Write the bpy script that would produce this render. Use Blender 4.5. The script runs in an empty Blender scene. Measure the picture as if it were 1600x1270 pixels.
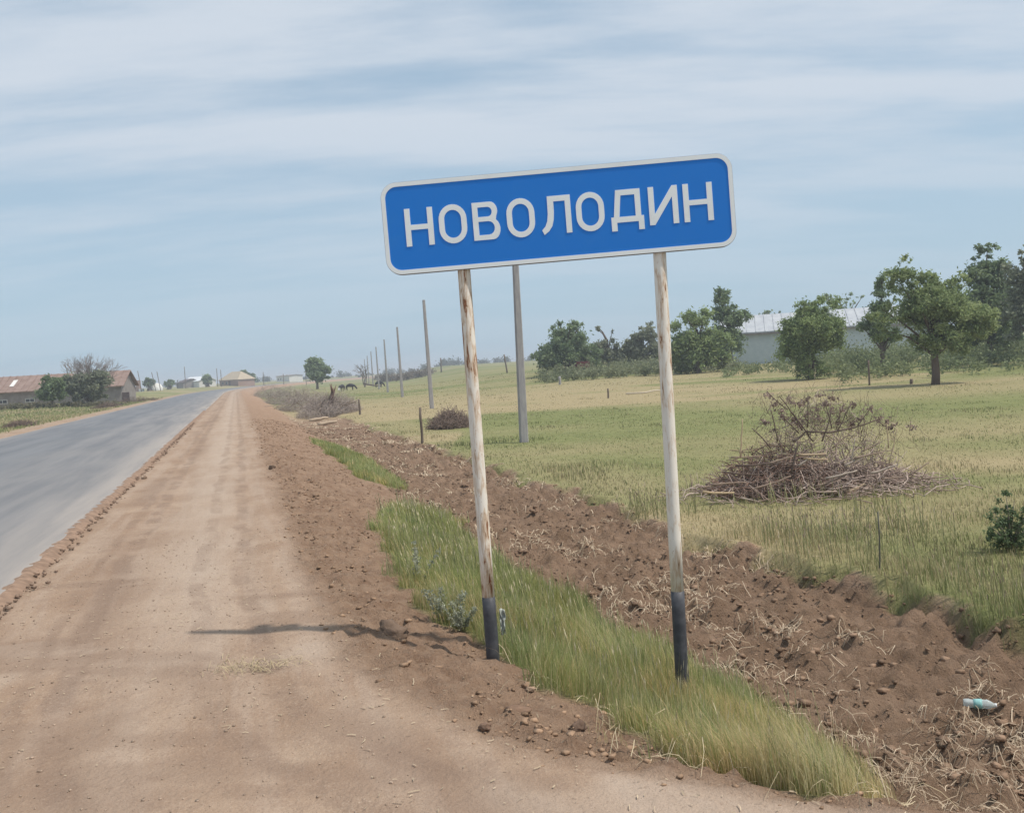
import bpy, bmesh, math, random
import numpy as np
from mathutils import Vector, Matrix

rng = np.random.default_rng(7)
random.seed(7)
sc = bpy.context.scene
col = sc.collection

# ------------------------------------------------------------------ camera
FPX, W0, H0 = 1400.0, 1600.0, 1270.0
EYE = 1.75
PITCH, ROLL = math.radians(-2.62), math.radians(3.4)
F = Vector((0, math.cos(PITCH), math.sin(PITCH)))
U0 = Vector((0, -math.sin(PITCH), math.cos(PITCH)))
R0 = Vector((1, 0, 0))
CU = math.cos(ROLL) * U0 + math.sin(ROLL) * R0
CR = math.cos(ROLL) * R0 - math.sin(ROLL) * U0
cam_d = bpy.data.cameras.new("camera")
cam = bpy.data.objects.new("camera", cam_d)
col.objects.link(cam)
M = Matrix((CR, CU, -F)).transposed().to_4x4()
M.translation = Vector((0, 0, EYE))
cam.matrix_world = M
cam_d.sensor_width = 36.0
cam_d.lens = 36.0 * FPX / W0
cam_d.clip_end = 9000
cam_d.clip_start = 0.05
sc.camera = cam

# ------------------------------------------------------------------ sky and sun
SUN_EL, SUN_AZ = math.radians(60), math.radians(104)     # azimuth from +Y towards +X
world = bpy.data.worlds.new("World")
sc.world = world
world.use_nodes = True
nt = world.node_tree
nt.nodes.clear()
def N(tree, typ, **kw):
    n = tree.nodes.new(typ)
    for k, v in kw.items():
        setattr(n, k, v)
    return n
L = nt.links.new
out = N(nt, 'ShaderNodeOutputWorld')
bg = N(nt, 'ShaderNodeBackground')
bg.inputs['Strength'].default_value = 0.12
L(bg.outputs[0], out.inputs[0])
sky = N(nt, 'ShaderNodeTexSky', sky_type='NISHITA')
sky.sun_disc = False
sky.sun_elevation = SUN_EL
sky.sun_rotation = SUN_AZ
sky.altitude = 50
sky.air_density = 1.0
sky.dust_density = 2.0
sky.ozone_density = 1.2
tc = N(nt, 'ShaderNodeTexCoord')
sep = N(nt, 'ShaderNodeSeparateXYZ')
L(tc.outputs['Generated'], sep.inputs[0])
def math_n(tree, op, a, b=None, c=None, clamp=False):
    n = N(tree, 'ShaderNodeMath', operation=op, use_clamp=clamp)
    for i, v in enumerate((a, b, c)):
        if v is None: continue
        if isinstance(v, (int, float)): n.inputs[i].default_value = v
        else: tree.links.new(v, n.inputs[i])
    return n.outputs[0]
zz = math_n(nt, 'MAXIMUM', sep.outputs['Z'], 0.0)
den = math_n(nt, 'ADD', zz, 0.16)
px_ = math_n(nt, 'DIVIDE', sep.outputs['X'], den)
py_ = math_n(nt, 'DIVIDE', sep.outputs['Y'], den)
cmb = N(nt, 'ShaderNodeCombineXYZ')
L(px_, cmb.inputs[0]); L(py_, cmb.inputs[1])
mp = N(nt, 'ShaderNodeMapping')
mp.inputs['Rotation'].default_value = (0, 0, math.radians(16))
mp.inputs['Scale'].default_value = (0.55, 1.7, 1)
mp.inputs['Location'].default_value = (0.35, 0.55, 0)
L(cmb.outputs[0], mp.inputs[0])
n1 = N(nt, 'ShaderNodeTexNoise'); n1.inputs['Scale'].default_value = 0.9
n1.inputs['Detail'].default_value = 6; n1.inputs['Roughness'].default_value = 0.5
n1.inputs['Distortion'].default_value = 0.35
L(mp.outputs[0], n1.inputs['Vector'])
mp2 = N(nt, 'ShaderNodeMapping'); mp2.inputs['Scale'].default_value = (0.8, 2.6, 1)
mp2.inputs['Rotation'].default_value = (0, 0, math.radians(24))
L(cmb.outputs[0], mp2.inputs[0])
n2 = N(nt, 'ShaderNodeTexNoise'); n2.inputs['Scale'].default_value = 1.6
n2.inputs['Detail'].default_value = 8; n2.inputs['Roughness'].default_value = 0.62
L(mp2.outputs[0], n2.inputs['Vector'])
sm = math_n(nt, 'ADD', math_n(nt, 'MULTIPLY', n1.outputs[0], 0.70), math_n(nt, 'MULTIPLY', n2.outputs[0], 0.30))
mr = N(nt, 'ShaderNodeMapRange', interpolation_type='SMOOTHSTEP')
mr.inputs['From Min'].default_value = 0.38; mr.inputs['From Max'].default_value = 0.58
mr.inputs['To Min'].default_value = 0.08; mr.inputs['To Max'].default_value = 0.90
L(sm, mr.inputs['Value'])
# veil grows toward the horizon
veil = N(nt, 'ShaderNodeMapRange', interpolation_type='SMOOTHSTEP')
veil.inputs['From Min'].default_value = 0.0; veil.inputs['From Max'].default_value = 0.42
veil.inputs['To Min'].default_value = 0.82; veil.inputs['To Max'].default_value = 0.55
L(zz, veil.inputs['Value'])
fall = N(nt, 'ShaderNodeMapRange', interpolation_type='SMOOTHSTEP')
fall.inputs['From Min'].default_value = 0.02; fall.inputs['From Max'].default_value = 0.30
fall.inputs['To Min'].default_value = 0.15; fall.inputs['To Max'].default_value = 1.0
L(zz, fall.inputs['Value'])
keep = fall.outputs[0]
mixf = math_n(nt, 'MULTIPLY', mr.outputs[0], keep)
tint = N(nt, 'ShaderNodeMix', data_type='RGBA'); tint.blend_type = 'MIX'
L(veil.outputs[0], tint.inputs['Factor'])
L(sky.outputs[0], tint.inputs['A'])
tint.inputs['B'].default_value = (3.75, 5.2, 6.4, 1)
cl = N(nt, 'ShaderNodeMix', data_type='RGBA')
L(mixf, cl.inputs['Factor'])
L(tint.outputs['Result'], cl.inputs['A'])
cl.inputs['B'].default_value = (5.5, 6.05, 6.75, 1)
L(cl.outputs['Result'], bg.inputs[0])

sun_d = bpy.data.lights.new("sun", 'SUN')
sun_d.energy = 3.9
sun_d.angle = math.radians(1.2)
sun_d.color = (1.0, 0.93, 0.84)
sun = bpy.data.objects.new("sun", sun_d)
col.objects.link(sun)
sdir = Vector((math.cos(SUN_EL) * math.sin(SUN_AZ), math.cos(SUN_EL) * math.cos(SUN_AZ), math.sin(SUN_EL)))
sun.rotation_euler = sdir.to_track_quat('Z', 'Y').to_euler()
sun.location = (30, -10, 60)
sc.view_settings.view_transform = 'Standard'
sc.view_settings.look = 'None'
sc.view_settings.exposure = 0.0
sc.view_settings.gamma = 1.0
sc.view_settings.use_curve_mapping = False
sc.render.engine = 'CYCLES'
sc.cycles.max_bounces = 6
sc.cycles.diffuse_bounces = 3
sc.cycles.transparent_max_bounces = 8

# ------------------------------------------------------------------ helpers
_tab = rng.random((256, 256))
def vnoise(x, y, seed=0):
    x = np.asarray(x, float) + seed * 17.31; y = np.asarray(y, float) + seed * 9.73
    xi = np.floor(x).astype(int); yi = np.floor(y).astype(int)
    fx = x - xi; fy = y - yi
    fx = fx * fx * (3 - 2 * fx); fy = fy * fy * (3 - 2 * fy)
    g = lambda a, b: _tab[a & 255, b & 255]
    return (g(xi, yi) * (1 - fx) + g(xi + 1, yi) * fx) * (1 - fy) + (g(xi, yi + 1) * (1 - fx) + g(xi + 1, yi + 1) * fx) * fy
def fbm(x, y, o=4, seed=0):
    a, t, f = 0.0, 0.0, 1.0
    w = 1.0
    for k in range(o):
        a = a + w * vnoise(np.asarray(x) * f, np.asarray(y) * f, seed + k); t += w
        f *= 2.03; w *= 0.5
    return a / t
def sstep(a, b, x):
    u = np.clip((np.asarray(x, float) - a) / (b - a), 0, 1)
    return u * u * (3 - 2 * u)

def pix_ray(px, py):
    dx, dy = (px - W0 / 2) / FPX, (py - H0 / 2) / FPX
    return F + CR * dx - CU * dy            # depth-1 vector
def at(px, py, D):
    r = pix_ray(px, py)
    return Vector((0, 0, EYE)) + r * D

# --- the road frame: s along the road, t to the right of its right edge
HD = math.radians(17.0)
DX, DY = -math.sin(HD), math.cos(HD)
NX, NY = math.cos(HD), math.sin(HD)
T0 = 2.04
def off(s):
    s = np.asarray(s, float)
    a = np.clip(s - 150, 0, 320)
    return a * a / (2 * 900.0) + np.clip(s - 470, 0, None) * (320 / 900.0)
def st(x, y):
    s = DX * x + DY * y
    t = NX * x + NY * y + T0 - off(s)
    return s, t
def xy(s, t):
    tt = np.asarray(t) - T0 + off(s)
    return NX * tt + DX * np.asarray(s), NY * tt + DY * np.asarray(s)
CS = [-60, -8, -2, 0.3, 1.2, 1.7, 2.15, 2.5, 2.95, 3.64, 4.44, 5.6, 8.2, 30, 2000]
CT = [2.4, 3.0, 9, 14, 9.0, 6.6, 5.1, 4.45, 3.95, 3.3, 2.78, 2.5, 2.4, 2.5, 2.5]
def crest(s):
    return (np.interp(np.asarray(s) - .25, CS, CT) + np.interp(s, CS, CT) + np.interp(np.asarray(s) + .25, CS, CT)) / 3
def tau(s, t):
    c = crest(s)
    g = (crest(s + .15) - crest(s - .15)) / .3
    return (t - c) / np.sqrt(1 + np.clip(g, -3, 3) ** 2 * .6)
PROF_X = [-1, 0, .35, .9, 1.4, 2.0, 2.5, 3.0, 4, 99]
PROF_Z = [0, 0, -.03, -.13, -.28, -.46, -.66, -.82, -.88, -.88]
PROF_N = [0, 0, -.08, -.34, -.58, -.78, -.86, -.88, -.88, -.88]
def base_h(x, y):
    x = np.asarray(x, float); y = np.asarray(y, float)
    s, t = st(x, y)
    d = np.hypot(x, y)
    ta = tau(s, t)
    # slope towards the ditch, flattening as the road runs away from the turn-off
    z = (np.interp(ta - .12, PROF_X, PROF_Z) + np.interp(ta, PROF_X, PROF_Z) + np.interp(ta + .12, PROF_X, PROF_Z)) / 3
    zn = (np.interp(ta - .12, PROF_X, PROF_N) + np.interp(ta, PROF_X, PROF_N) + np.interp(ta + .12, PROF_X, PROF_N)) / 3
    qn = 1 - sstep(3.4, 5.0, s)
    z = z * (1 - qn) + zn * qn
    # field bank beyond the dug strip
    te = t + 0.9 * (fbm(s * .35, 0 * s, 3, 5) - .5) + .25 * (fbm(s * 1.9, t * 0, 3, 6) - .5)
    z = z + (.13 + .10 * (1 - sstep(8, 13, s))) * sstep(7.9, 8.25, te + .5 * (fbm(x * 3.1, y * 3.1, 3, 144) - .5)) * sstep(4, 8, s + 3)
    z = z + 0.25 * (fbm(x / 14., y / 14., 2, 3) - .5) * sstep(10, 22, t)
    # left field
    z = np.where(t < -8.4, -0.12 * sstep(8.4, 10.5, -t) + .12 * (fbm(x / 9., y / 9., 2, 4) - .5) * sstep(10, 20, -t), z)
    # gentle hill ahead and to the right
    w = x + .12 * y
    Lr = sstep(-3, 20, w) * sstep(10, 16, t)
    R = np.where(d < 120, .0152 * np.clip(d - 46, 0, None), .0152 * 74 + .0102 * np.clip(d - 120, 0, 290))
    z = z + R * Lr
    z = z + .0062 * np.clip(d - 60, 0, 110) * sstep(9, 22, -t)
    return z
def masks(x, y):
    s, t = st(x, y)
    ta = tau(s, t)
    te = t + 0.9 * (fbm(s * .35, 0 * s, 3, 5) - .5) + .25 * (fbm(s * 1.9, t * 0, 3, 6) - .5)
    # grass in the ditch: strip between slope and dug earth
    ge = np.interp(s, [2, 3.0, 3.6, 4.3, 4.8, 5.8, 7, 9.7, 11.4, 15, 17, 31, 2000], [.3, .38, .5, .82, .98, 1.08, .95, 1.05, 1.3, 2.05, 2.05, 1.95, 2.1])
    gr = np.interp(s, [2, 3.0, 3.77, 4.2, 5.2, 7, 11.0, 15, 17, 25, 36, 2000], [4.0, 4.4, 4.9, 5.2, 5.35, 5.3, 5.0, 5.35, 5.3, 5.6, 5.1, 4.9])
    j = .35 * (fbm(s * 1.3, t * 1.3, 3, 9) - .5)
    j2 = j + .5 * (fbm(x * 3.7, y * 3.7, 2, 13) - .5)
    strip = sstep(ge - .08, ge + .10, ta + j2) * (1 - sstep(gr - .12, gr + .12, t + j2)) * sstep(-1, 1, s)
    strip = strip * (1 - sstep(14.3, 15.0, s + j * 3) * (1 - sstep(18.6, 19.6, s + j * 3))) * (1 - sstep(29, 34, s))
    plow = sstep(4.55, 5.1, t + j) * (1 - sstep(8.0, 8.2, te)) * (1 - sstep(50, 64, s)) * (1 - strip)
    field = sstep(8.0, 8.2, te + .6 * (fbm(x * 2.3, y * 2.3, 3, 143) - .5))
    field = np.maximum(field, sstep(4.6, 6.0, t) * sstep(52, 64, s))
    left = sstep(8.2, 9.2, -t + .8 * (fbm(s * .3, t * .3, 3, 12) - .5))
    slope = sstep(-.12, .3, ta + .5 * j) * (1 - np.clip(field + strip + plow, 0, 1)) * (t > 0)
    return s, t, ta, strip, plow, field, left, slope
def relief(x, y):
    """small relief of loose earth, metres"""
    s, t, ta, strip, plow, field, left, slope = masks(x, y)
    r1 = fbm(x * 2.3, y * 2.3, 4, 21) - .5
    r2 = np.abs(fbm(x * 6.5, y * 6.5, 3, 25) - .5)
    r3 = np.clip(fbm(x * 4.1, y * 4.1, 2, 30) - .55, 0, 1)
    r4 = fbm(x * 17., y * 17., 2, 33) - .5
    r5 = np.abs(fbm(x * 10.5 + 2 * r1, y * 10.5 - 2 * r1, 3, 36) - .5)
    r6 = np.clip(fbm(x * 8.3, y * 8.3, 2, 38) - .56, 0, 1)
    d = np.hypot(x, y)
    q = 1 - sstep(25, 60, d)
    z = plow * q * (.16 * r1 - .15 * r2 + .34 * r3 + .10 * r4 - .12 * r5 + .26 * r6) + slope * (.04 * r1 - .05 * r2 + .08 * r3 + .08 * r4 - .06 * r5 + .13 * r6) * q
    z = z + .012 * r1 * (t > 0) * (t < 3)
    # wheel ruts on the shoulder
    z = z - .015 * np.exp(-((t - 1.0 - .15 * np.sin(s * .5)) / .16) ** 2) * q - .012 * np.exp(-((t - 2.1 - .12 * np.sin(s * .4 + 1)) / .14) ** 2) * q
    z = z + (strip + field) * .05 * (fbm(x * 1.1, y * 1.1, 3, 40) - .5) * q
    return z
def H(x, y):
    return base_h(x, y) + relief(x, y)
def Hs(x, y):
    return float(H(np.array([x], float), np.array([y], float))[0])
_Dg = np.concatenate([np.arange(2.5, 30, .02), np.arange(30, 120, .1), np.arange(120, 900, .5)])
def spot(px, py, h=0.0, sink=0.0):
    """the point of the ground seen at a place of the photograph"""
    r = pix_ray(px, py)
    xs, ys, zs = r.x * _Dg, r.y * _Dg, EYE + r.z * _Dg
    g = base_h(xs, ys)
    k = np.argmax(zs <= g)
    if not (zs <= g).any():
        k = len(_Dg) - 1
    return Vector((xs[k], ys[k], Hs(xs[k], ys[k]) - sink))
def on_ground(px, D):
    """the ground at depth D on the photograph's column px (near the horizon)"""
    yh = 618 - .0594 * px
    r = pix_ray(px, yh)
    return Vector((r.x * D, r.y * D, Hs(r.x * D, r.y * D)))
def depth_of(p):
    return (Vector(p) - Vector((0, 0, EYE))).dot(F)

# ------------------------------------------------------------------ mesh helpers
def mk(name, verts, faces, mat=None, parent=None, colors=None, smooth=False, attrs=None, link=True):
    """faces: list of int arrays (n,k)"""
    me = bpy.data.meshes.new(name)
    verts = np.asarray(verts, np.float32)
    fl = [np.asarray(f, np.int32) for f in faces if len(f)]
    tot = np.concatenate([np.full(len(f), f.shape[1], np.int32) for f in fl])
    idx = np.concatenate([f.ravel() for f in fl])
    me.vertices.add(len(verts)); me.vertices.foreach_set('co', verts.ravel())
    me.loops.add(len(idx)); me.loops.foreach_set('vertex_index', idx)
    me.polygons.add(len(tot))
    me.polygons.foreach_set('loop_start', np.concatenate([[0], np.cumsum(tot)[:-1]]).astype(np.int32))
    me.polygons.foreach_set('loop_total', tot)
    if smooth:
        me.polygons.foreach_set('use_smooth', np.ones(len(tot), bool))
    me.update(calc_edges=True)
    if colors is not None:
        a = me.color_attributes.new('tone', 'FLOAT_COLOR', 'POINT')
        c = np.ones((len(verts), 4), np.float32); c[:, :3] = colors
        a.data.foreach_set('color', c.ravel())
    for k, v in (attrs or {}).items():
        a = me.attributes.new(k, 'FLOAT', 'POINT')
        a.data.foreach_set('value', np.asarray(v, np.float32))
    if mat: me.materials.append(mat)
    o = bpy.data.objects.new(name, me)
    if link: col.objects.link(o)
    if parent is not None: o.parent = parent
    return o
def bobj(name, bm, mat, parent=None, smooth=False):
    me = bpy.data.meshes.new(name)
    bm.normal_update()
    bm.to_mesh(me); bm.free()
    if smooth:
        for p in me.polygons: p.use_smooth = True
    me.materials.append(mat)
    o = bpy.data.objects.new(name, me)
    col.objects.link(o)
    if parent is not None: o.parent = parent
    return o
def tag(o, label=None, cat=None, group=None, kind=None):
    if label: o['label'] = label
    if cat: o['category'] = cat
    if group: o['group'] = group
    if kind: o['kind'] = kind
    return o
def thing(name, label, cat, loc=(0, 0, 0), rz=0.0, group=None):
    o = bpy.data.objects.new(name, None)
    o.empty_display_size = .2
    col.objects.link(o)
    o.location = loc
    o.rotation_euler = (0, 0, rz)
    return tag(o, label, cat, group)
def add_box(bm, x0, x1, y0, y1, z0, z1, m=None):
    vs = [bm.verts.new((x, y, z)) for x in (x0, x1) for y in (y0, y1) for z in (z0, z1)]
    for f in ((0, 1, 3, 2), (4, 6, 7, 5), (0, 4, 5, 1), (2, 3, 7, 6), (0, 2, 6, 4), (1, 5, 7, 3)):
        bm.faces.new([vs[i] for i in f])
    if m is not None:
        bmesh.ops.transform(bm, matrix=m, verts=vs)
    return vs
def tube_arrays(pts, rad, n=6, caps=True):
    pts = np.asarray(pts, float); k = len(pts)
    tang = np.gradient(pts, axis=0)
    tang /= np.linalg.norm(tang, axis=1)[:, None] + 1e-9
    ref = np.array([0.3, .95, 0.05]) if abs(tang[0][2]) > .8 else np.array([0, 0, 1.0])
    a = np.cross(tang, ref); a /= np.linalg.norm(a, axis=1)[:, None] + 1e-9
    b = np.cross(tang, a)
    ang = np.arange(n) * 2 * np.pi / n
    V = pts[:, None, :] + np.asarray(rad, float)[:, None, None] * (a[:, None, :] * np.cos(ang)[None, :, None] + b[:, None, :] * np.sin(ang)[None, :, None])
    V = V.reshape(-1, 3)
    i = np.arange(k - 1)[:, None] * n; j = np.arange(n)[None, :]; j2 = (j + 1) % n
    Fq = np.stack([i + j, i + j2, i + n + j2, i + n + j], -1).reshape(-1, 4)
    Ft = np.zeros((0, 3), int)
    if caps:
        V = np.vstack([V, pts[0], pts[-1]])
        c0, c1 = k * n, k * n + 1
        jj = np.arange(n); jn = (jj + 1) % n
        Ft = np.vstack([np.stack([jn, jj, np.full(n, c0)], -1), np.stack([(k - 1) * n + jj, (k - 1) * n + jn, np.full(n, c1)], -1)])
    return V, Fq, Ft
class Acc:
    def __init__(s): s.v = []; s.q = []; s.t = []; s.n = 0; s.c = []
    def add(s, V, Fq, Ft=None, c=None):
        s.v.append(V)
        if Fq is not None and len(Fq): s.q.append(np.asarray(Fq) + s.n)
        if Ft is not None and len(Ft): s.t.append(np.asarray(Ft) + s.n)
        if c is not None: s.c.append(np.broadcast_to(np.asarray(c, float), (len(V), 3)))
        s.n += len(V)
    def tube(s, pts, rad, n=6, c=None, caps=True):
        V, q, t = tube_arrays(pts, rad, n, caps); s.add(V, q, t, c)
    def build(s, name, mat, parent=None, smooth=False):
        fs = []
        if s.q: fs.append(np.vstack(s.q))
        if s.t: fs.append(np.vstack(s.t))
        return mk(name, np.vstack(s.v), fs, mat, parent, colors=np.vstack(s.c) if s.c else None, smooth=smooth)

# ------------------------------------------------------------------ materials
def newmat(name):
    m = bpy.data.materials.new(name); m.use_nodes = True
    t = m.node_tree
    b = t.nodes['Principled BSDF']
    return m, t, b
def noise(t, scale, detail=4, rough=.55, vec=None, dist=0.0):
    n = N(t, 'ShaderNodeTexNoise')
    n.inputs['Scale'].default_value = scale; n.inputs['Detail'].default_value = detail
    n.inputs['Roughness'].default_value = rough; n.inputs['Distortion'].default_value = dist
    if vec is not None: t.links.new(vec, n.inputs['Vector'])
    return n.outputs[0]
def coords(t, kind='Object', scale=None, rot=None):
    c = N(t, 'ShaderNodeTexCoord').outputs[kind]
    if scale or rot:
        m = N(t, 'ShaderNodeMapping')
        if scale: m.inputs['Scale'].default_value = scale
        if rot: m.inputs['Rotation'].default_value = rot
        t.links.new(c, m.inputs[0]); c = m.outputs[0]
    return c
def mix(t, f, a, b, mode='MIX'):
    n = N(t, 'ShaderNodeMix', data_type='RGBA'); n.blend_type = mode
    for k, v in (('Factor', f), ('A', a), ('B', b)):
        if isinstance(v, (int, float)): n.inputs[k].default_value = v
        elif isinstance(v, tuple): n.inputs[k].default_value = v if len(v) == 4 else (*v, 1)
        else: t.links.new(v, n.inputs[k])
    return n.outputs['Result']
def rng_map(t, v, a, b, lo=0.0, hi=1.0):
    n = N(t, 'ShaderNodeMapRange', interpolation_type='SMOOTHSTEP')
    n.inputs['From Min'].default_value = a; n.inputs['From Max'].default_value = b
    n.inputs['To Min'].default_value = lo; n.inputs['To Max'].default_value = hi
    t.links.new(v, n.inputs['Value']); return n.outputs[0]
def attr(t, name, out='Fac'):
    n = N(t, 'ShaderNodeAttribute'); n.attribute_name = name
    return n.outputs[out]
def bump(t, b, h, strength=.4, dist=.02):
    n = N(t, 'ShaderNodeBump'); n.inputs['Strength'].default_value = strength; n.inputs['Distance'].default_value = dist
    t.links.new(h, n.inputs['Height']); t.links.new(n.outputs[0], b.inputs['Normal'])
def simple(name, c1, c2, scale=3, rough=.8, vscale=None, bs=0, bd=.01, metallic=0, spec=.3):
    m, t, b = newmat(name)
    v = coords(t, 'Object', vscale)
    n = noise(t, scale, 5, .6, v)
    t.links.new(mix(t, rng_map(t, n, .3, .7), c1, c2), b.inputs['Base Color'])
    b.inputs['Roughness'].default_value = rough
    b.inputs['Metallic'].default_value = metallic
    b.inputs['Specular IOR Level'].default_value = spec
    if bs: bump(t, b, n, bs, bd)
    return m
def tone_mat(name, rough=.7, trans=.0, spec=.25, bumps=None):
    """colour comes from the 'tone' attribute of the pieces, slight noise over it"""
    m, t, b = newmat(name)
    c = attr(t, 'tone', 'Color')
    n = noise(t, 9, 3, .6, coords(t, 'Object'))
    c = mix(t, 1.0, c, mix(t, n, (.8, .8, .8), (1.2, 1.2, 1.2)), 'MULTIPLY')
    t.links.new(c, b.inputs['Base Color'])
    b.inputs['Roughness'].default_value = rough
    b.inputs['Specular IOR Level'].default_value = spec
    if bumps: bump(t, b, noise(t, bumps[0], 4, .6, coords(t, 'Object')), bumps[1], bumps[2])
    if trans:
        tr = N(t, 'ShaderNodeBsdfTranslucent'); t.links.new(c, tr.inputs[0])
        ms = N(t, 'ShaderNodeMixShader'); ms.inputs[0].default_value = trans
        t.links.new(b.outputs[0], ms.inputs[1]); t.links.new(tr.outputs[0], ms.inputs[2])
        t.links.new(ms.outputs[0], t.nodes['Material Output'].inputs[0])
    return m
MAT = {}
MAT['leaf'] = tone_mat('foliage', .6, .45)
MAT['grass'] = tone_mat('grass_blades', .65, .48)
MAT['straw'] = tone_mat('straw', .8, .15)
MAT['bark'] = tone_mat('bark', .9)
MAT['clod'] = tone_mat('earth_clods', .95, 0, .1, (30, .6, .02))

def ground_material():
    m, t, b = newmat('ground_earth_and_grass')
    v = coords(t, 'Object')
    # dirt of the shoulder
    a1 = noise(t, .9, 5, .6, v, .6); a2 = noise(t, 7, 6, .65, v); a3 = noise(t, 45, 4, .7, v)
    rotv = N(t, 'ShaderNodeMapping'); rotv.inputs['Rotation'].default_value = (0, 0, -HD)
    t.links.new(v, rotv.inputs[0])
    strv = N(t, 'ShaderNodeMapping'); strv.inputs['Scale'].default_value = (3.2, .32, 1)
    t.links.new(rotv.outputs[0], strv.inputs[0])
    a4 = noise(t, 1.2, 5, .6, strv.outputs[0], .3)
    dirt = mix(t, rng_map(t, a1, .35, .65), (.285, .193, .132), (.37, .27, .195))
    dirt = mix(t, rng_map(t, a4, .42, .62, 0, .6), dirt, (.39, .30, .232))
    dirt = mix(t, rng_map(t, a2, .45, .7, 0, .5), dirt, (.27, .19, .14))
    dirt = mix(t, attr(t, 'dust'), dirt, (.43, .345, .275))
    # wheel tracks that swing round with the side track
    tu = attr(t, 'bend'); wob = math_n(t, 'ADD', tu, math_n(t, 'MULTIPLY', math_n(t, 'SUBTRACT', noise(t, .8, 3, .5, v), .5), .35))
    trk = None
    for c0_, w_, k_ in ((-.42, .09, .55), (-.78, .08, .4), (-1.55, .10, .6), (-1.78, .06, .45), (-2.35, .11, .5), (-3.2, .10, .55), (-3.42, .06, .4), (-4.6, .12, .5)):
        d_ = math_n(t, 'ABSOLUTE', math_n(t, 'SUBTRACT', wob, c0_))
        q_ = rng_map(t, d_, w_ * .5, w_ * 1.2, k_, 0)
        trk = q_ if trk is None else math_n(t, 'MAXIMUM', trk, q_)
    trk = math_n(t, 'MULTIPLY', trk, rng_map(t, noise(t, 1.6, 5, .65, v), .36, .60))
    dirt = mix(t, trk, dirt, (.205, .142, .105))
    gr_ = noise(t, 110, 3, .8, v)
    dirt = mix(t, rng_map(t, a3, .55, .66, 0, .35), dirt, (.46, .36, .27))
    dirt = mix(t, rng_map(t, a3, .45, .34, 0, .35), dirt, (.20, .135, .095))
    dirt = mix(t, rng_map(t, gr_, .58, .66, 0, .55), dirt, (.46, .38, .31))
    dirt = mix(t, rng_map(t, gr_, .42, .35, 0, .5), dirt, (.17, .115, .085))
    dirt = mix(t, attr(t, 'rut'), dirt, (.225, .155, .112))
    # loose earth of slope and dug strip
    s1 = noise(t, 3, 5, .65, v); s2 = noise(t, 22, 5, .7, v)
    slope = mix(t, rng_map(t, s1, .35, .65), (.29, .185, .122), (.39, .262, .178))
    s3 = noise(t, 60, 4, .75, v)
    slope = mix(t, rng_map(t, s2, .45, .75, 0, .6), slope, (.42, .31, .23))
    slope = mix(t, rng_map(t, s3, .56, .68, 0, .6), slope, (.15, .095, .068))
    plow = mix(t, rng_map(t, s1, .35, .68), (.235, .155, .103), (.33, .225, .155))
    plow = mix(t, rng_map(t, s2, .5, .75, 0, .6), plow, (.37, .265, .18))
    plow = mix(t, rng_map(t, s3, .56, .68, 0, .6), plow, (.13, .088, .065))
    c = mix(t, attr(t, 'slope'), dirt, slope)
    c = mix(t, attr(t, 'plow'), c, plow)
    # field
    f1 = noise(t, 2.2, 6, .7, v); f2 = noise(t, 14, 5, .7, v)
    g = mix(t, rng_map(t, f1, .3, .7), (.145, .163, .062), (.21, .222, .092))
    dry = mix(t, rng_map(t, f2, .3, .7), (.29, .235, .13), (.37, .305, .18))
    fg = mix(t, attr(t, 'dry'), g, dry)
    fg = mix(t, rng_map(t, f2, .5, .75, 0, .35), fg, (.20, .15, .09))
    c = mix(t, attr(t, 'green'), c, fg)
    t.links.new(c, b.inputs['Base Color'])
    b.inputs['Roughness'].default_value = .95
    b.inputs['Specular IOR Level'].default_value = .1
    hh = math_n(t, 'ADD', math_n(t, 'MULTIPLY', a2, .5), math_n(t, 'ADD', math_n(t, 'MULTIPLY', a3, .25), math_n(t, 'MULTIPLY', s2, .35)))
    b3 = noise(t, 11, 7, .75, v)
    lo = math_n(t, 'MAXIMUM', attr(t, 'plow'), attr(t, 'slope'))
    hh = math_n(t, 'ADD', hh, math_n(t, 'MULTIPLY', math_n(t, 'ADD', b3, s3), math_n(t, 'MULTIPLY', lo, 1.3)))
    bump(t, b, hh, .85, .04)
    return m
MAT['ground'] = ground_material()

def asphalt_material():
    m, t, b = newmat('asphalt')
    v = coords(t, 'Object')
    rotv = N(t, 'ShaderNodeMapping'); rotv.inputs['Rotation'].default_value = (0, 0, -HD)
    t.links.new(v, rotv.inputs[0])
    strv = N(t, 'ShaderNodeMapping'); strv.inputs['Scale'].default_value = (1.3, .09, 1)
    t.links.new(rotv.outputs[0], strv.inputs[0])
    n1 = noise(t, 1.4, 5, .6, strv.outputs[0], .2)
    n2 = noise(t, 60, 3, .7, v); n3 = noise(t, .35, 4, .6, v)
    c = mix(t, rng_map(t, n1, .3, .7), (.120, .128, .142), (.175, .18, .19))
    c = mix(t, rng_map(t, n3, .4, .7, 0, .4), c, (.19, .19, .19))
    c = mix(t, math_n(t, 'MULTIPLY', attr(t, 'dust'), rng_map(t, n1, .25, .7, .35, 1)), c, (.36, .315, .275))
    c = mix(t, rng_map(t, n2, .5, .8, 0, .25), c, (.30, .29, .28))
    t.links.new(c, b.inputs['Base Color'])
    b.inputs['Roughness'].default_value = .75
    b.inputs['Specular IOR Level'].default_value = .3
    bump(t, b, n2, .35, .006)
    return m
MAT['asphalt'] = asphalt_material()

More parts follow.
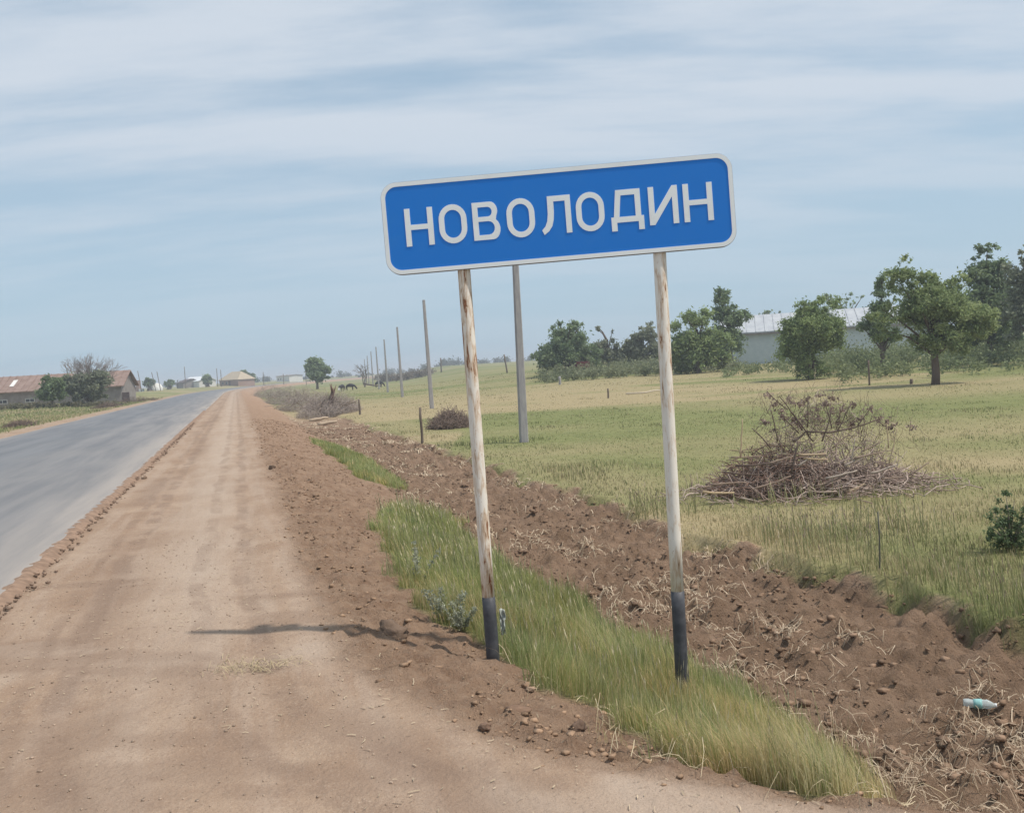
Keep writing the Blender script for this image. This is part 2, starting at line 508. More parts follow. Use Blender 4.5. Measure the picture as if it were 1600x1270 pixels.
# ------------------------------------------------------------------ the ground
def grow(a, b, first, ratio):
    r = [a]; step = first
    while r[-1] < b:
        r.append(r[-1] + step); step *= ratio
    return r
def dryness(x, y):
    d = np.hypot(x, y); s, t = st(x, y)
    wx, wy = x / 9.0, y / 22.0
    a = fbm(x / 26., y / 9., 3, 50); b_ = fbm(x / 6., y / 3., 3, 55)
    v = sstep(.40, .60, .72 * a + .28 * b_)
    v = np.where(t < 0, sstep(.3, .7, .5 * a + .5 * b_) * .8, v)
    # straw coloured belt just above the dug strip, and the dry rise under the trees
    v = np.maximum(v, .62 * np.exp(-((t - 9.2) / 1.6) ** 2) * sstep(9, 17, s))
    dd = y
    v = np.maximum(v, .75 * np.exp(-((dd - 43) / 5.5) ** 2) * sstep(4, 14, x) )
    v = v * (1 - .85 * np.exp(-((dd - 31) / 7.5) ** 2) * (x > -2))
    v = v * (1 - .6 * np.exp(-((dd - 9.5) / 3.5) ** 2) * (t > 9))
    v = np.where(t > 0, v * (1 - .55 * sstep(60, 110, d)), v)
    return np.clip(v, 0, 1)
tn = np.array(sorted(set(np.round(np.concatenate([
    -np.array(grow(8.6, 900, .35, 1.11)), np.arange(-8.6, 0, .4), np.arange(0, 2.2, .07), np.arange(2.2, 9.2, .042), grow(9.2, 1100, .08, 1.07)]), 4))))
sn = np.array(sorted(set(np.round(np.concatenate([
    -np.array(grow(1.0, 120, .3, 1.25)), np.arange(-1, 2.4, .12), np.arange(2.4, 13, .045), grow(13, 3800, .055, 1.022)]), 4))))
SS, TT = np.meshgrid(sn, tn, indexing='ij')
GX, GY = xy(SS.ravel(), TT.ravel())
ms = masks(GX, GY)
s_, t_, ta_, strip_, plow_, field_, left_, slope_ = ms
GZ = H(GX, GY)
# the bed of the asphalt lies lower than the shoulder
GZ = np.where((t_ < -.10) & (t_ > -7.0), GZ - .03, GZ)
green = np.clip(strip_ + field_ + left_, 0, 1)
dust = .8 * np.exp(-((t_ - 1.55) / .42) ** 2) * (1 - .5 * vnoise(GX * 1.3, GY * 1.3, 3)) * sstep(3.5, 9, s_) + .55 * sstep(.58, .75, fbm(GX * .8, GY * .8, 4, 61)) * (s_ < 7)
rut = .55 * np.exp(-((t_ - .75 - .2 * np.sin(s_ * .3)) / .22) ** 2) * sstep(.35, .65, fbm(GX * .7, GY * .4, 3, 66)) + .45 * sstep(.55, .72, fbm(GX * 1.1, GY * 2.6, 4, 70)) * (s_ < 9)
rad_ = np.hypot(GX + 5.2, GY - .6)      # wheels turning out of the side track
for rr in (4.3, 5.75):
    rut = np.maximum(rut, .6 * np.exp(-((rad_ - rr) / .2) ** 2) * sstep(.3, .6, fbm(GX * 1.5, GY * 1.5, 3, 75)) * (s_ < 8))
ni, nj = SS.shape
ii = (np.arange(ni - 1)[:, None] * nj + np.arange(nj - 1)[None, :]).ravel()
gf = np.stack([ii, ii + nj, ii + nj + 1, ii + 1], -1)
gf = gf[:, ::-1]
ground = mk('ground', np.stack([GX, GY, GZ], -1), [gf], MAT['ground'], smooth=True, attrs=dict(
    green=green * (1 - .0 * plow_), plow=plow_, slope=slope_, dry=dryness(GX, GY), dust=np.clip(dust, 0, 1), bend=ta_, rut=np.clip(rut, 0, 1)))
tag(ground, 'bare brown earth shoulder and ditch running into a grassy steppe field', kind='structure')
print('ground tris', len(gf) * 2)

# ------------------------------------------------------------------ the asphalt road
rs = np.array(grow(-60, -6, 4, 1.0) + list(np.arange(0, 40, .07)) + grow(40, 900, .3, 1.03))
rs = np.unique(rs)
edge = .06 * (fbm(rs * .9, rs * 0, 4, 80) - .5) + .025 * (fbm(rs * 3, rs * 0, 3, 83) - .5)
prof = [(0, None, .0), (0, None, .052), (-.12, None, .062), (-.8, None, .07), (-1.6, None, .08), (-2.6, None, .09), (-3.55, None, .098), (-4.5, None, .09), (-5.5, None, .08), (-6.3, None, .07), (-6.95, None, .06), (-7.1, None, -.03)]
Vr = []; dustr = []
for (tt, _, z) in prof:
    e = edge * (1 if tt > -.3 else 0)
    X, Y = xy(rs, tt + e + (0.03 if z == 0 else 0))
    Vr.append(np.stack([X, Y, np.full_like(X, z - (.03 if z == 0 else 0))], -1))
    a = np.exp(-abs(tt) / .9) * .95 + .5 * math.exp(-((tt + 2.2) / .5) ** 2) * .6 + np.exp(-abs(tt + 7.1) / .35) * .9
    dustr.append(np.clip(a * (.75 + .5 * fbm(rs * .4, rs * 0 + tt, 3, 85)), 0, 1))
Vr = np.stack(Vr, 1); nr, npf = Vr.shape[:2]
ii = (np.arange(nr - 1)[:, None] * npf + np.arange(npf - 1)[None, :]).ravel()
rf = np.stack([ii, ii + 1, ii + npf + 1, ii + npf], -1)[:, ::-1]
road = mk('road', Vr.reshape(-1, 3), [rf[:, ::-1]], MAT['asphalt'], attrs=dict(dust=np.stack(dustr, 1).ravel()))
tag(road, 'grey asphalt country road with dusty edges curving away to the village', kind='structure')
# banked earth line along the broken asphalt edge
ks = np.arange(1.0, 60, .05)
ridge = Acc()
cs = np.array([-.09, -.04, 0.0, .05, .11])
zz_ = np.array([.0, .055, .06, .03, -.02])
X = []; 
for c_, z_ in zip(cs, zz_):
    jj = np.interp(ks, rs, edge) + .02 * (fbm(ks * 6, ks * 0 + c_ * 3, 3, 4) - .5) * (c_ > .02)
    x_, y_ = xy(ks, .02 + c_ + jj)
    X.append(np.stack([x_, y_, z_ + .03 * (fbm(ks * 9, ks * 0 + c_ * 11, 4, 91) - .5) * (z_ > 0) + .0 * ks], -1))
X = np.stack(X, 1); n_ = X.shape[0]
X[:, 0, 2] = .055
X[:, -1, 2] = H(X[:, -1, 0], X[:, -1, 1]) - .01
ii = (np.arange(n_ - 1)[:, None] * 5 + np.arange(4)[None, :]).ravel()
soil = (.26, .178, .128)
o = mk('earth_lip', X.reshape(-1, 3), [np.stack([ii, ii + 1, ii + 6, ii + 5], -1)], MAT['clod'], colors=np.array(soil) * (.75 + .5 * rng.random((n_ * 5, 1))), smooth=True)
tag(o, 'thin bank of crumbled earth along the asphalt edge', kind='structure')

# ------------------------------------------------------------------ grass (stuff)
def blades(name, x, y, h, w, c, lean=(.0, .0), curl=.35, mat='grass', label='', zoff=-.02):
    n = len(x)
    z = H(x, y) + zoff
    az = rng.random(n) * 2 * np.pi
    a = np.stack([np.cos(az), np.sin(az), np.zeros(n)], -1)
    la = rng.random(n) * 2 * np.pi; lm = curl * rng.random(n) * h
    ld = np.stack([np.cos(la) * lm + np.asarray(lean[0]) * h, np.sin(la) * lm + np.asarray(lean[1]) * h, np.zeros(n)], -1)
    p0 = np.stack([x, y, z], -1)
    p1 = p0 + ld * .3; p1[:, 2] += h * .55
    p2 = p0 + ld; p2[:, 2] += h * (1 - .25 * rng.random(n))
    wv = a * (w / 2)[:, None]
    V = np.stack([p0 - wv, p0 + wv, p1 - wv * .8, p1 + wv * .8, p2], 1).reshape(-1, 3)
    b = np.arange(n) * 5
    Fq = np.stack([b, b + 1, b + 3, b + 2], -1); Ft = np.stack([b + 2, b + 3, b + 4], -1)
    o = mk(name, V, [Fq, Ft], MAT[mat], colors=np.repeat(c, 5, axis=0))
    return tag(o, label, kind='stuff')
GA, GB = np.array([.175, .205, .080]), np.array([.34, .365, .165])
SA, SB = np.array([.36, .305, .175]), np.array([.54, .47, .29])
def grass_tone(n, dry, bias=0):
    r = rng.random((n, 1)); q = (rng.random(n) < dry)[:, None]
    return np.where(q, SA + (SB - SA) * r, GA + (GB - GA) * r)
# ditch strip
n = 230000
s0 = 2.2 * (34 / 2.2) ** (rng.random(n) ** 1.15); t0 = 3.2 + 2.9 * rng.random(n)
x, y = xy(s0, t0)
m_ = masks(x, y)[3]
k = rng.random(n) < m_ * 1.0
x, y, s0, t0 = x[k], y[k], s0[k], t0[k]
nb = len(x); d = np.hypot(x, y)
edgef = np.clip(masks(x, y)[3], .0, 1)
h = (.11 + .19 * rng.random(nb)) * (.5 + .5 * edgef) * np.interp(s0, [3, 6, 12, 30], [1.15, 1.0, 1.0, .9]) * (.5 + 1.0 * fbm(x * 1.6, y * 1.6, 3, 100))
dr = np.clip(np.interp(s0, [2.5, 4.2, 6, 9, 30], [.85, .62, .32, .16, .14]) + .8 * (fbm(x * 1.2, y * 1.2, 3, 101) - .5), .02, .9)
patch = fbm(x * 2.6, y * 2.6, 3, 150)[:, None]
tone_ = grass_tone(nb, dr) * np.array([1.13, 1.11, 1.02]) * (.82 + .56 * patch) * (1 + np.array([.18, .02, -.1]) * (fbm(x * 5, y * 5, 2, 152)[:, None] - .5) * 2)
lx = -.14 + .55 * (fbm(x * 1.9, y * 1.9, 2, 154) - .5); ly = .05 + .5 * (fbm(x * 1.9, y * 1.9, 2, 157) - .5)
h = h * np.where(rng.random(nb) < .03, 1.5, 1.0)
blades('ditch_grass', x, y, h, np.maximum(.0034, d * .00065) * (.6 + .8 * rng.random(nb)), tone_, lean=(lx, ly), label='tall green grass turning yellow growing in the ditch behind the sign posts')
print('strip blades', nb)
# flowering stalks with seed heads in ditch and field edge
def stalks(name, s0, t0, hh, tone0, tone1, label, keep):
    x, y = xy(s0, t0); k = rng.random(len(x)) < keep(x, y); x, y, hh = x[k], y[k], hh[k]
    z = H(x, y); V = []; Q = []; C_ = []; T3 = []
    n = len(x); d = np.hypot(x, y)
    an = rng.random(n) * 6.28; lx = np.cos(an) * .22 * hh - .1 * hh; ly = np.sin(an) * .22 * hh
    w = np.maximum(.0016, d * .00035)
    base = np.stack([x, y, z], -1); tip = base + np.stack([lx, ly, hh], -1)
    sd = np.stack([np.sin(an), -np.cos(an), 0 * an], -1) * w[:, None]
    hd = tip - (tip - base) * .22
    w2 = np.maximum(.0035, d * .0005)[:, None]; sd2 = sd / w[:, None] * w2
    md = (hd + tip) / 2
    Vv = np.stack([base - sd, base + sd, hd + sd, hd - sd, hd, md + sd2, tip, md - sd2], 1).reshape(-1, 3)
    b = np.arange(n) * 8
    q = np.vstack([np.stack([b, b + 1, b + 2, b + 3], -1), np.stack([b + 4, b + 5, b + 6, b + 7], -1)])
    r = rng.random((n, 1)); stem = np.array([.30, .30, .15]) * (.8 + .4 * r); head = tone0 + (tone1 - tone0) * r
    c = np.stack([stem] * 4 + [head] * 4, 1).reshape(-1, 3)
    return tag(mk(name, Vv, [q], MAT['straw'], colors=c), label, kind='stuff')
n = 2600
stalks('ditch_seed_stalks', 2.5 + 14 * rng.random(n) ** 1.3, 3.2 + 2.4 * rng.random(n), .18 + .20 * rng.random(n), np.array([.40, .34, .20]), np.array([.62, .55, .38]), 'pale seed heads on thin stalks over the ditch grass', lambda x, y: masks(x, y)[3])
n = 2200
stalks('field_seed_stalks', 4 + 10 * rng.random(n), 8.0 + 3.2 * rng.random(n) ** 1.6, .22 + .26 * rng.random(n), np.array([.24, .17, .14]), np.array([.52, .44, .30]), 'brown and straw coloured seed stalks along the near edge of the field', lambda x, y: masks(x, y)[5] * sstep(.42, .6, fbm(x * .9, y * .9, 3, 160)))
# the field
n = 430000
D = 6.0 * (150 / 6.0) ** (rng.random(n) ** .92)
a = np.radians(-16 + 68 * rng.random(n))
x, y = D * np.sin(a), D * np.cos(a)
f_ = masks(x, y)[5]
k = (rng.random(n) < f_ * np.interp(D, [10, 18, 50], [1, .8, .5]))
x, y, D = x[k], y[k], D[k]; nb = len(x)
s0, t0 = st(x, y)
dr = np.clip(dryness(x, y) + .5 * (fbm(x / 2.2, y / 2.2, 3, 180) - .45), 0, 1)
tall = .6 + .8 * fbm(x / 2.5, y / 2.5, 3, 110)
h = (.08 + .20 * rng.random(nb)) * tall * np.interp(D, [6, 9, 13, 20, 60, 150], [1.05, .72, .40, .27, .24, .28])
h = h * (1 + .25 * np.exp(-((t0 - 8.8) / .6) ** 2))
h = h * (.55 + .9 * fbm(x * 1.3, y * 1.3, 3, 170)) * (1 + 1.1 * sstep(.58, .72, fbm(x / 1.9, y / 1.9, 3, 182)))
blades('field_grass', x, y, h, np.maximum(.0038, D * .0007) * (.6 + .7 * rng.random(nb)), (.62 + .50 * fbm(x / 1.7, y / 3.1, 3, 171)[:, None]) * grass_tone(nb, np.clip(dr * .8 + .18 + .35 * (fbm(x, y, 3, 111) - .5), .02, .97)), lean=(-.12, .05), label='green and straw coloured grass of the open field beyond the dug strip')
print('field blades', nb)
# left field
n = 60000
D = 24.0 * (150 / 24.0) ** rng.random(n)
a = np.radians(-40 + 26 * rng.random(n))
x, y = D * np.sin(a), D * np.cos(a)
k = rng.random(n) < masks(x, y)[6]
x, y, D = x[k], y[k], D[k]; nb = len(x)
blades('verge_grass', x, y, (.08 + .16 * rng.random(nb)), np.maximum(.006, D * .001) * (.7 + .7 * rng.random(nb)), grass_tone(nb, np.clip(.25 + dryness(x, y) * .6, 0, 1)), label='short grass of the verge and pasture across the road')

# straw and dead roots in the dug strip
def strands(name, cx, cy, L_, w, c, label, up=.25, seg=4):
    n = len(cx)
    az = rng.random(n) * 2 * np.pi
    dv = np.stack([np.cos(az), np.sin(az)], -1)
    tt = np.linspace(0, 1, seg + 1)
    bend = (rng.random(n) - .5) * 1.2
    P = []
    z0 = H(cx, cy)
    arch = up * rng.random(n) * L_
    for u in tt:
        an = bend * u
        dx = dv[:, 0] * np.cos(an) - dv[:, 1] * np.sin(an); dy = dv[:, 0] * np.sin(an) + dv[:, 1] * np.cos(an)
        X = cx + dx * L_ * u; Y = cy + dy * L_ * u
        zg = H(X, Y)
        P.append(np.stack([X, Y, np.maximum(zg + .006, z0 * (1 - u) + zg * u + .008) + arch * 4 * u * (1 - u)], -1))
    P = np.stack(P, 1)
    side = np.stack([-dv[:, 1], dv[:, 0], np.zeros(n)], -1)[:, None, :] * (w / 2)[:, None, None]
    side = side + np.array([0, 0, .35]) * (w / 2)[:, None, None]
    V = np.stack([P - side, P + side], 2).reshape(-1, 3)
    b = (np.arange(n) * 2 * (seg + 1))[:, None] + np.arange(seg)[None, :] * 2
    b = b.ravel()
    o = mk(name, V, [np.stack([b, b + 1, b + 3, b + 2], -1)], MAT['straw'], colors=np.repeat(c, 2 * (seg + 1), axis=0))
    return tag(o, label, kind='stuff')
# clustered dry tufts
nc = 560
cs_ = 2.6 * (55 / 2.6) ** rng.random(nc); ct_ = 4.9 + 3.4 * rng.random(nc)
per = rng.integers(5, 42, nc)
sx = np.repeat(cs_, per) + rng.normal(0, .11, per.sum()); tx = np.repeat(ct_, per) + rng.normal(0, .10, per.sum())
x, y = xy(sx, tx); k = rng.random(len(x)) < (masks(x, y)[4] + .12) * sstep(.36, .58, fbm(x * .9, y * .9, 3, 140)) * 1.3; x, y = x[k], y[k]; nb = len(x); d = np.hypot(x, y)
r = rng.random((nb, 1))
strands('dry_straw', x, y, .04 + .17 * rng.random(nb), np.maximum(.0024, d * .0006) * (.6 + .7 * rng.random(nb)), (np.array([.34, .26, .175]) + np.array([.34, .30, .24]) * r), 'dead grass roots and straw lying over the dug brown earth', up=.35)
# dead stalks bent over the rim of the ditch grass
n = 1500
s0 = 2.6 + 3.6 * rng.random(n); x, y = xy(s0, 3.4 + 1.6 * rng.random(n))
q = masks(x, y)[3]; k = (q > .02) & (q < .75); x, y = x[k], y[k]; nb = len(x); r = rng.random((nb, 1))
strands('dead_stalks', x, y, .08 + .26 * rng.random(nb), .0022 + .0015 * rng.random(nb), (np.array([.40, .32, .20]) + np.array([.30, .27, .20]) * r), 'dead pale stalks bent over the rim of the ditch grass', up=.6)
# fine scattered chaff on shoulder and slope
n = 3600
s0 = .9 + 14 * rng.random(n) ** 1.7; t0 = -.0 + 4.6 * rng.random(n)
x, y = xy(s0, t0 + .1)
k = fbm(x * 1.1, y * 1.1, 3, 120) + .15 * rng.random(n) > .50; x, y = x[k], y[k]; nb = len(x)
r = rng.random((nb, 1))
strands('scattered_chaff', x, y, .012 + .04 * rng.random(nb) ** 2, .003 + .003 * rng.random(nb), (np.array([.40, .32, .22]) + np.array([.12, .10, .08]) * r), 'bits of pale chaff scattered over the earth shoulder', up=.06, seg=2)
# the small straw tuft in front of the shadow
c0 = spot(392, 1042)
nb = 150
x = c0.x + rng.normal(0, .15, nb); y = c0.y + rng.normal(0, .06, nb)
r = rng.random((nb, 1))
strands('straw_tuft', x, y, .03 + .09 * rng.random(nb), np.full(nb, .003), (np.array([.34, .28, .17]) + np.array([.18, .14, .10]) * r), 'small tuft of dry straw lying on the bare earth in front of the sign shadow', up=.5)

# ------------------------------------------------------------------ clods
def ico(sub=1):
    bm = bmesh.new(); bmesh.ops.create_icosphere(bm, subdivisions=sub, radius=1)
    V = np.array([v.co[:] for v in bm.verts]); Fc = np.array([[v.index for v in f.verts] for f in bm.faces]); bm.free()
    return V, Fc
I1 = np.array([(a, b, c) for a in (-1, 1) for b in (-1, 1) for c in (-1, 1)], float) * .72
IF1 = np.array([(0, 1, 3), (0, 3, 2), (4, 6, 7), (4, 7, 5), (0, 4, 5), (0, 5, 1), (2, 3, 7), (2, 7, 6), (0, 2, 6), (0, 6, 4), (1, 5, 7), (1, 7, 3)])
def lumps(name, x, y, r, c, label, sink=.25, flat=.65):
    n = len(x)
    z = H(x, y)
    k = len(I1)
    jit = 1 + .9 * (rng.random((n, k, 3)) - .5)
    sc3 = np.stack([r * (.7 + .7 * rng.random(n)), r * (.7 + .7 * rng.random(n)), r * flat * (.7 + .5 * rng.random(n))], -1)
    V = I1[None] * jit * sc3[:, None, :]
    a = rng.random(n) * 6.28; ca, sa = np.cos(a)[:, None], np.sin(a)[:, None]
    V = np.stack([V[..., 0] * ca - V[..., 1] * sa, V[..., 0] * sa + V[..., 1] * ca, V[..., 2]], -1)
    V += np.stack([x, y, z + r * (flat - sink)], -1)[:, None, :] * 1.0
    Fc = (IF1[None] + (np.arange(n) * k)[:, None, None]).reshape(-1, 3)
    o = mk(name, V.reshape(-1, 3), [Fc], MAT['clod'], colors=np.repeat(c, k, axis=0))
    return tag(o, label, kind='stuff')
n = 30000
s0 = 2.2 * (45 / 2.2) ** rng.random(n); t0 = 2.4 + 6.0 * rng.random(n)
x, y = xy(s0, t0); mm = masks(x, y)
k = rng.random(n) < (mm[4] * .9 + mm[7] * .75) * (.25 + 1.3 * sstep(.4, .65, fbm(x * 1.7, y * 1.7, 3, 130)))
x, y, s0 = x[k], y[k], s0[k]; mm = masks(x, y); nb = len(x)
r = (.004 + .020 * rng.random(nb) ** 7) * (1 + .6 * mm[4]) + np.hypot(x, y) * .0004
cc = (np.array([.235, .158, .108])[None] * mm[4][:, None] + np.array([.30, .20, .132])[None] * (1 - mm[4])[:, None]) * (.7 + .6 * rng.random((nb, 1)))
lumps('soil_crumbs', x, y, r, cc, 'small crumbs and clods of brown earth strewn over slope and dug strip', sink=.38, flat=.55)
n = 3200
s0 = 1.0 + 10 * rng.random(n); t0 = 0.05 + 2.6 * rng.random(n)
x, y = xy(s0, t0); k = H(x, y) > -.1
x, y = x[k], y[k]; nb = len(x)
lumps('shoulder_pebbles', x, y, .002 + .006 * rng.random(nb) ** 3, np.array([.36, .27, .205]) * (.7 + .6 * rng.random((nb, 1))), 'tiny stones and crumbs scattered on the packed shoulder', sink=.2)

n = 2600
s0 = 3.0 + 40 * rng.random(n) ** 1.5; t0 = .03 + rng.normal(0, .07, n)
x, y = xy(s0, t0)
o = lumps('edge_crumbs', x, y, .006 + .016 * rng.random(n) ** 3 + s0 * .0003, np.array([.25, .175, .13]) * (.6 + .7 * rng.random((n, 1))), 'crumbs of earth and broken asphalt along the road edge', sink=-.3)
I3, IF3 = ico(3)
def clod(px, py, w_px, label, tone=(.14, .098, .072), flat=.75):
    p = spot(px, py)
    r = w_px / 2 / FPX * depth_of(p)
    sd = random.random() * 50
    q = I3 * 1.0
    nn = fbm(q[:, 0] * 1.3 + sd, q[:, 1] * 1.3 + q[:, 2] * 1.9, 4, 3)
    n3 = fbm(q[:, 2] * 3.3 + sd, q[:, 1] * 3.3 - q[:, 0] * 2.9, 3, 7)
    crag = np.abs(fbm(q[:, 0] * 2.3 + sd, q[:, 1] * 2.3 + q[:, 2] * 2.9, 3, 17) - .5)
    V = q * (1 + 1.0 * (nn - .5) + .6 * (n3 - .5) - 1.1 * crag)[:, None] * np.array([r, r * .8, r * flat])
    V[:, 2] += r * flat * .55
    o = mk('earth_clod', V, [IF3], MAT['clod'], colors=np.array(tone) * (.75 + .5 * n3)[:, None])
    o.location = p
    return tag(o, label, 'clod of earth', 'big clods of earth on the slope')
clod(612, 990, 52, 'biggest dark clod of earth on the slope left of the left sign post', (.17, .12, .088), .7)
clod(425, 733, 13, 'small dark clod lying alone on the crest far up the shoulder')
clod(807, 1114, 46, 'flat reddish clod of earth on the slope below the left sign post', (.20, .13, .09), .35)
clod(904, 1134, 30, 'rough dark clod on the slope furthest towards the bottom centre', (.14, .095, .07), .7)
clod(828, 1078, 18, 'pale flat stone-like clod just below the left sign post base', (.34, .24, .17), .4)
clod(758, 1140, 20, 'round brown clod left of the rough dark clod on the slope', (.19, .125, .09), .8)
clod(226, 748, 10, 'small brown clod at the edge of the asphalt', (.2, .14, .1), .5)

# ------------------------------------------------------------------ sign
sign = thing('place_name_sign', 'blue roadside place name sign reading НОВОЛОДИН on two rusty white posts', 'road sign')
DL, DR = 5.80, 5.72
PL, PR = at(599.5, 359.5, DL), at(1147.0, 311.0, DR)
SX = (PR - PL); SW = SX.length; SX.normalize()
SZ = (Vector((0, 0, 1)) - SX * SX.z).normalized()
SY = SZ.cross(SX)                # away from camera
SM = Matrix((SX, SY, SZ)).transposed().to_4x4(); SM.translation = (PL + PR) / 2
K = SW / 550.0                   # metres per photo pixel on the panel
SHh = 143.5 * K
def rrect(w, h, r, n=8):
    pts = []
    for cx_, cy_, a0 in ((w / 2 - r, h / 2 - r, 0), (-w / 2 + r, h / 2 - r, 90), (-w / 2 + r, -h / 2 + r, 180), (w / 2 - r, -h / 2 + r, 270)):
        for i in range(n + 1):
            a = math.radians(a0 + 90 * i / n)
            pts.append((cx_ + r * math.cos(a), cy_ + r * math.sin(a)))
    return pts
def slab(name, loops, y0, y1, mat, parent, M_=SM, bev=0):
    """flat outline with holes (x,z), between depths y0<y1, as a solid"""
    cu = bpy.data.curves.new(name, 'CURVE'); cu.dimensions = '2D'; cu.fill_mode = 'BOTH'
    cu.extrude = abs(y1 - y0) / 2
    if bev: cu.bevel_depth = bev
    for lp in loops:
        sp = cu.splines.new('POLY'); sp.points.add(len(lp) - 1)
        for p_, (a, b_) in zip(sp.points, lp): p_.co = (a, b_, 0, 1)
        sp.use_cyclic_u = True
    tmp = bpy.data.objects.new(name, cu); col.objects.link(tmp)
    dg = bpy.context.evaluated_depsgraph_get()
    me = bpy.data.meshes.new_from_object(tmp.evaluated_get(dg))
    bpy.data.objects.remove(tmp); bpy.data.curves.remove(cu)
    # curve plane XY -> panel XZ
    me.transform(Matrix(((1, 0, 0, 0), (0, 0, -1, (y0 + y1) / 2), (0, 1, 0, 0), (0, 0, 0, 1))))
    me.transform(M_)
    me.name = name
    me.materials.clear(); me.materials.append(mat)
    o = bpy.data.objects.new(name, me); col.objects.link(o); o.parent = parent
    return o
def sign_paint(name, base, spec=.4, rough=.38, dirt=(.35, .33, .30), amount=.25):
    m, t, b = newmat(name)
    v = coords(t, 'Object')
    n1 = noise(t, 6, 6, .65, v); n2 = noise(t, 60, 3, .6, v)
    c = mix(t, rng_map(t, n1, .45, .8, 0, amount), base, dirt)
    c = mix(t, rng_map(t, n2, .62, .75, 0, amount), c, dirt)
    t.links.new(c, b.inputs['Base Color']); b.inputs['Roughness'].default_value = rough
    b.inputs['Specular IOR Level'].default_value = spec
    return m
m_blue = sign_paint('sign_blue_film', (.008, .20, .70), amount=.30, dirt=(.035, .235, .66), rough=.45)
m_white = sign_paint('sign_white_film', (.90, .93, .93), amount=.12, rough=.45)
m_grey = sign_paint('sign_galvanised', (.26, .26, .29), amount=.3, rough=.5)
rin = 21 * K
slab('panel', [rrect(SW - .012, SHh - .012, rin + 3 * K)], .001, .006, m_blue, sign)
slab('border', [rrect(SW, SHh, 24 * K), rrect(SW - 13 * K, SHh - 13 * K, 18.5 * K)], -.002, .001, m_white, sign)
slab('rim', [rrect(SW + .006, SHh + .006, 24 * K + .003), rrect(SW - .02, SHh - .02, 22 * K)], .0065, .036, m_grey, sign)
# letters, in photo pixels on the panel: x from left edge, y from panel middle, up
LH = 29.5; S = 8.7
def poly_ring(x0, x1, y0, y1, n=14):
    def stadium(a0, a1, b0, b1):
        w = (a1 - a0) / 2; cx_ = (a0 + a1) / 2; e = 1.05
        pts = []
        hh = w * e
        for i in range(n + 1):
            a = math.pi * i / n; pts.append((cx_ + w * math.cos(a), b1 - hh + hh * math.sin(a)))
        for i in range(n + 1):
            a = math.pi + math.pi * i / n; pts.append((cx_ + w * math.cos(a), b0 + hh + hh * math.sin(a)))
        return pts
    return [stadium(x0, x1, y0, y1), stadium(x0 + S, x1 - S, y0 + S, y1 - S)]
def L_N(x0, x1):
    h = LH; m = S * .46
    return [[(x0, -h), (x0 + S, -h), (x0 + S, -m), (x1 - S, -m), (x1 - S, -h), (x1, -h), (x1, h), (x1 - S, h), (x1 - S, m), (x0 + S, m), (x0 + S, h), (x0, h)]]
def arc(cx_, cy_, rx, ry, a0, a1, n=8):
    return [(cx_ + rx * math.cos(math.radians(a0 + (a1 - a0) * i / n)), cy_ + ry * math.sin(math.radians(a0 + (a1 - a0) * i / n))) for i in range(n + 1)]
def L_V(x0, x1):
    h = LH; m = 3.0     # waist
    ru, rl = (h - m) / 2 + 1, (h + m) / 2
    outer = [(x0, -h)] + arc(x1 - rl * .72, -h + rl, rl * .72, rl, -90, 62) + arc(x1 - 3 - ru * .8, h - ru, ru * .8, ru, -35, 90) + [(x0, h)]
    y0, y1 = m + S * .42, h - S * .9; r = (y1 - y0) / 2
    hole1 = [(x0 + S, y0)] + arc(x1 - 3 - S - r * .9, y0 + r, r * .9, r, -90, 90) + [(x0 + S, y1)]
    y0, y1 = -h + S * .9, m - S * .42; r = (y1 - y0) / 2
    hole2 = [(x0 + S, y0)] + arc(x1 - S - r * .9, y0 + r, r * .9, r, -90, 90) + [(x0 + S, y1)]
    return [outer, hole1, hole2]
def L_L(x0, x1):
    h = LH
    top = x0 + 13
    return [[(x1, -h), (x1, h), (top - 2, h), (top - 2.4, 2), (top - 4, -9), (top - 7.5, -17), (x0, -22.5), (x0 + 3.2, -h - .5), (x0 + 11, -24.5), (x0 + 16.5, -17), (x0 + 19.3, -7), (x0 + 20.4, 4), (x0 + 20.6, h - S), (x1 - S, h - S), (x1 - S, -h)]]
def L_D(x0, x1):
    h = LH; b = -20.0; f = -h - 4.5
    out_ = [(x0, f), (x0 + S, f), (x0 + S, b - 1.0), (x1 - S, b - 1.0), (x1 - S, f), (x1, f), (x1, b + S - 1), (x1 - 4, b + S - 1), (x1 - 4, h), (x0 + 9, h), (x0 + 4.2, b + S - 1), (x0, b + S - 1)]
    hole = [(x0 + 4.2 + S, b + S - 1), (x1 - 4 - S, b + S - 1), (x1 - 4 - S, h - S), (x0 + 8 + S, h - S)]
    return [out_, hole]
def L_I(x0, x1):
    h = LH
    return [[(x0, -h), (x0 + S * .95, -h), (x1 - S, h - 17), (x1 - S, -h), (x1, -h), (x1, h), (x1 - S * .95, h), (x0 + S, -h + 17), (x0 + S, h), (x0, h)]]
letters = [(L_N, 34.5, 79), ('O', 88, 132), (L_V, 141.5, 184), ('O', 195, 239), (L_L, 249, 296), ('O', 304, 348), (L_D, 358, 409), (L_I, 417.5, 463), (L_N, 471.5, 517)]
panel_o = [o for o in col.objects if o.name == 'panel'][0]
for fn, a, b in letters:
    lp = poly_ring(a, b, -LH - 1, LH + 1) if fn == 'O' else fn(a, b)
    lp = [[((u - 275) * K, v * K) for u, v in q] for q in lp]
    slab('letter', lp, -.0015, .001, m_white, panel_o)
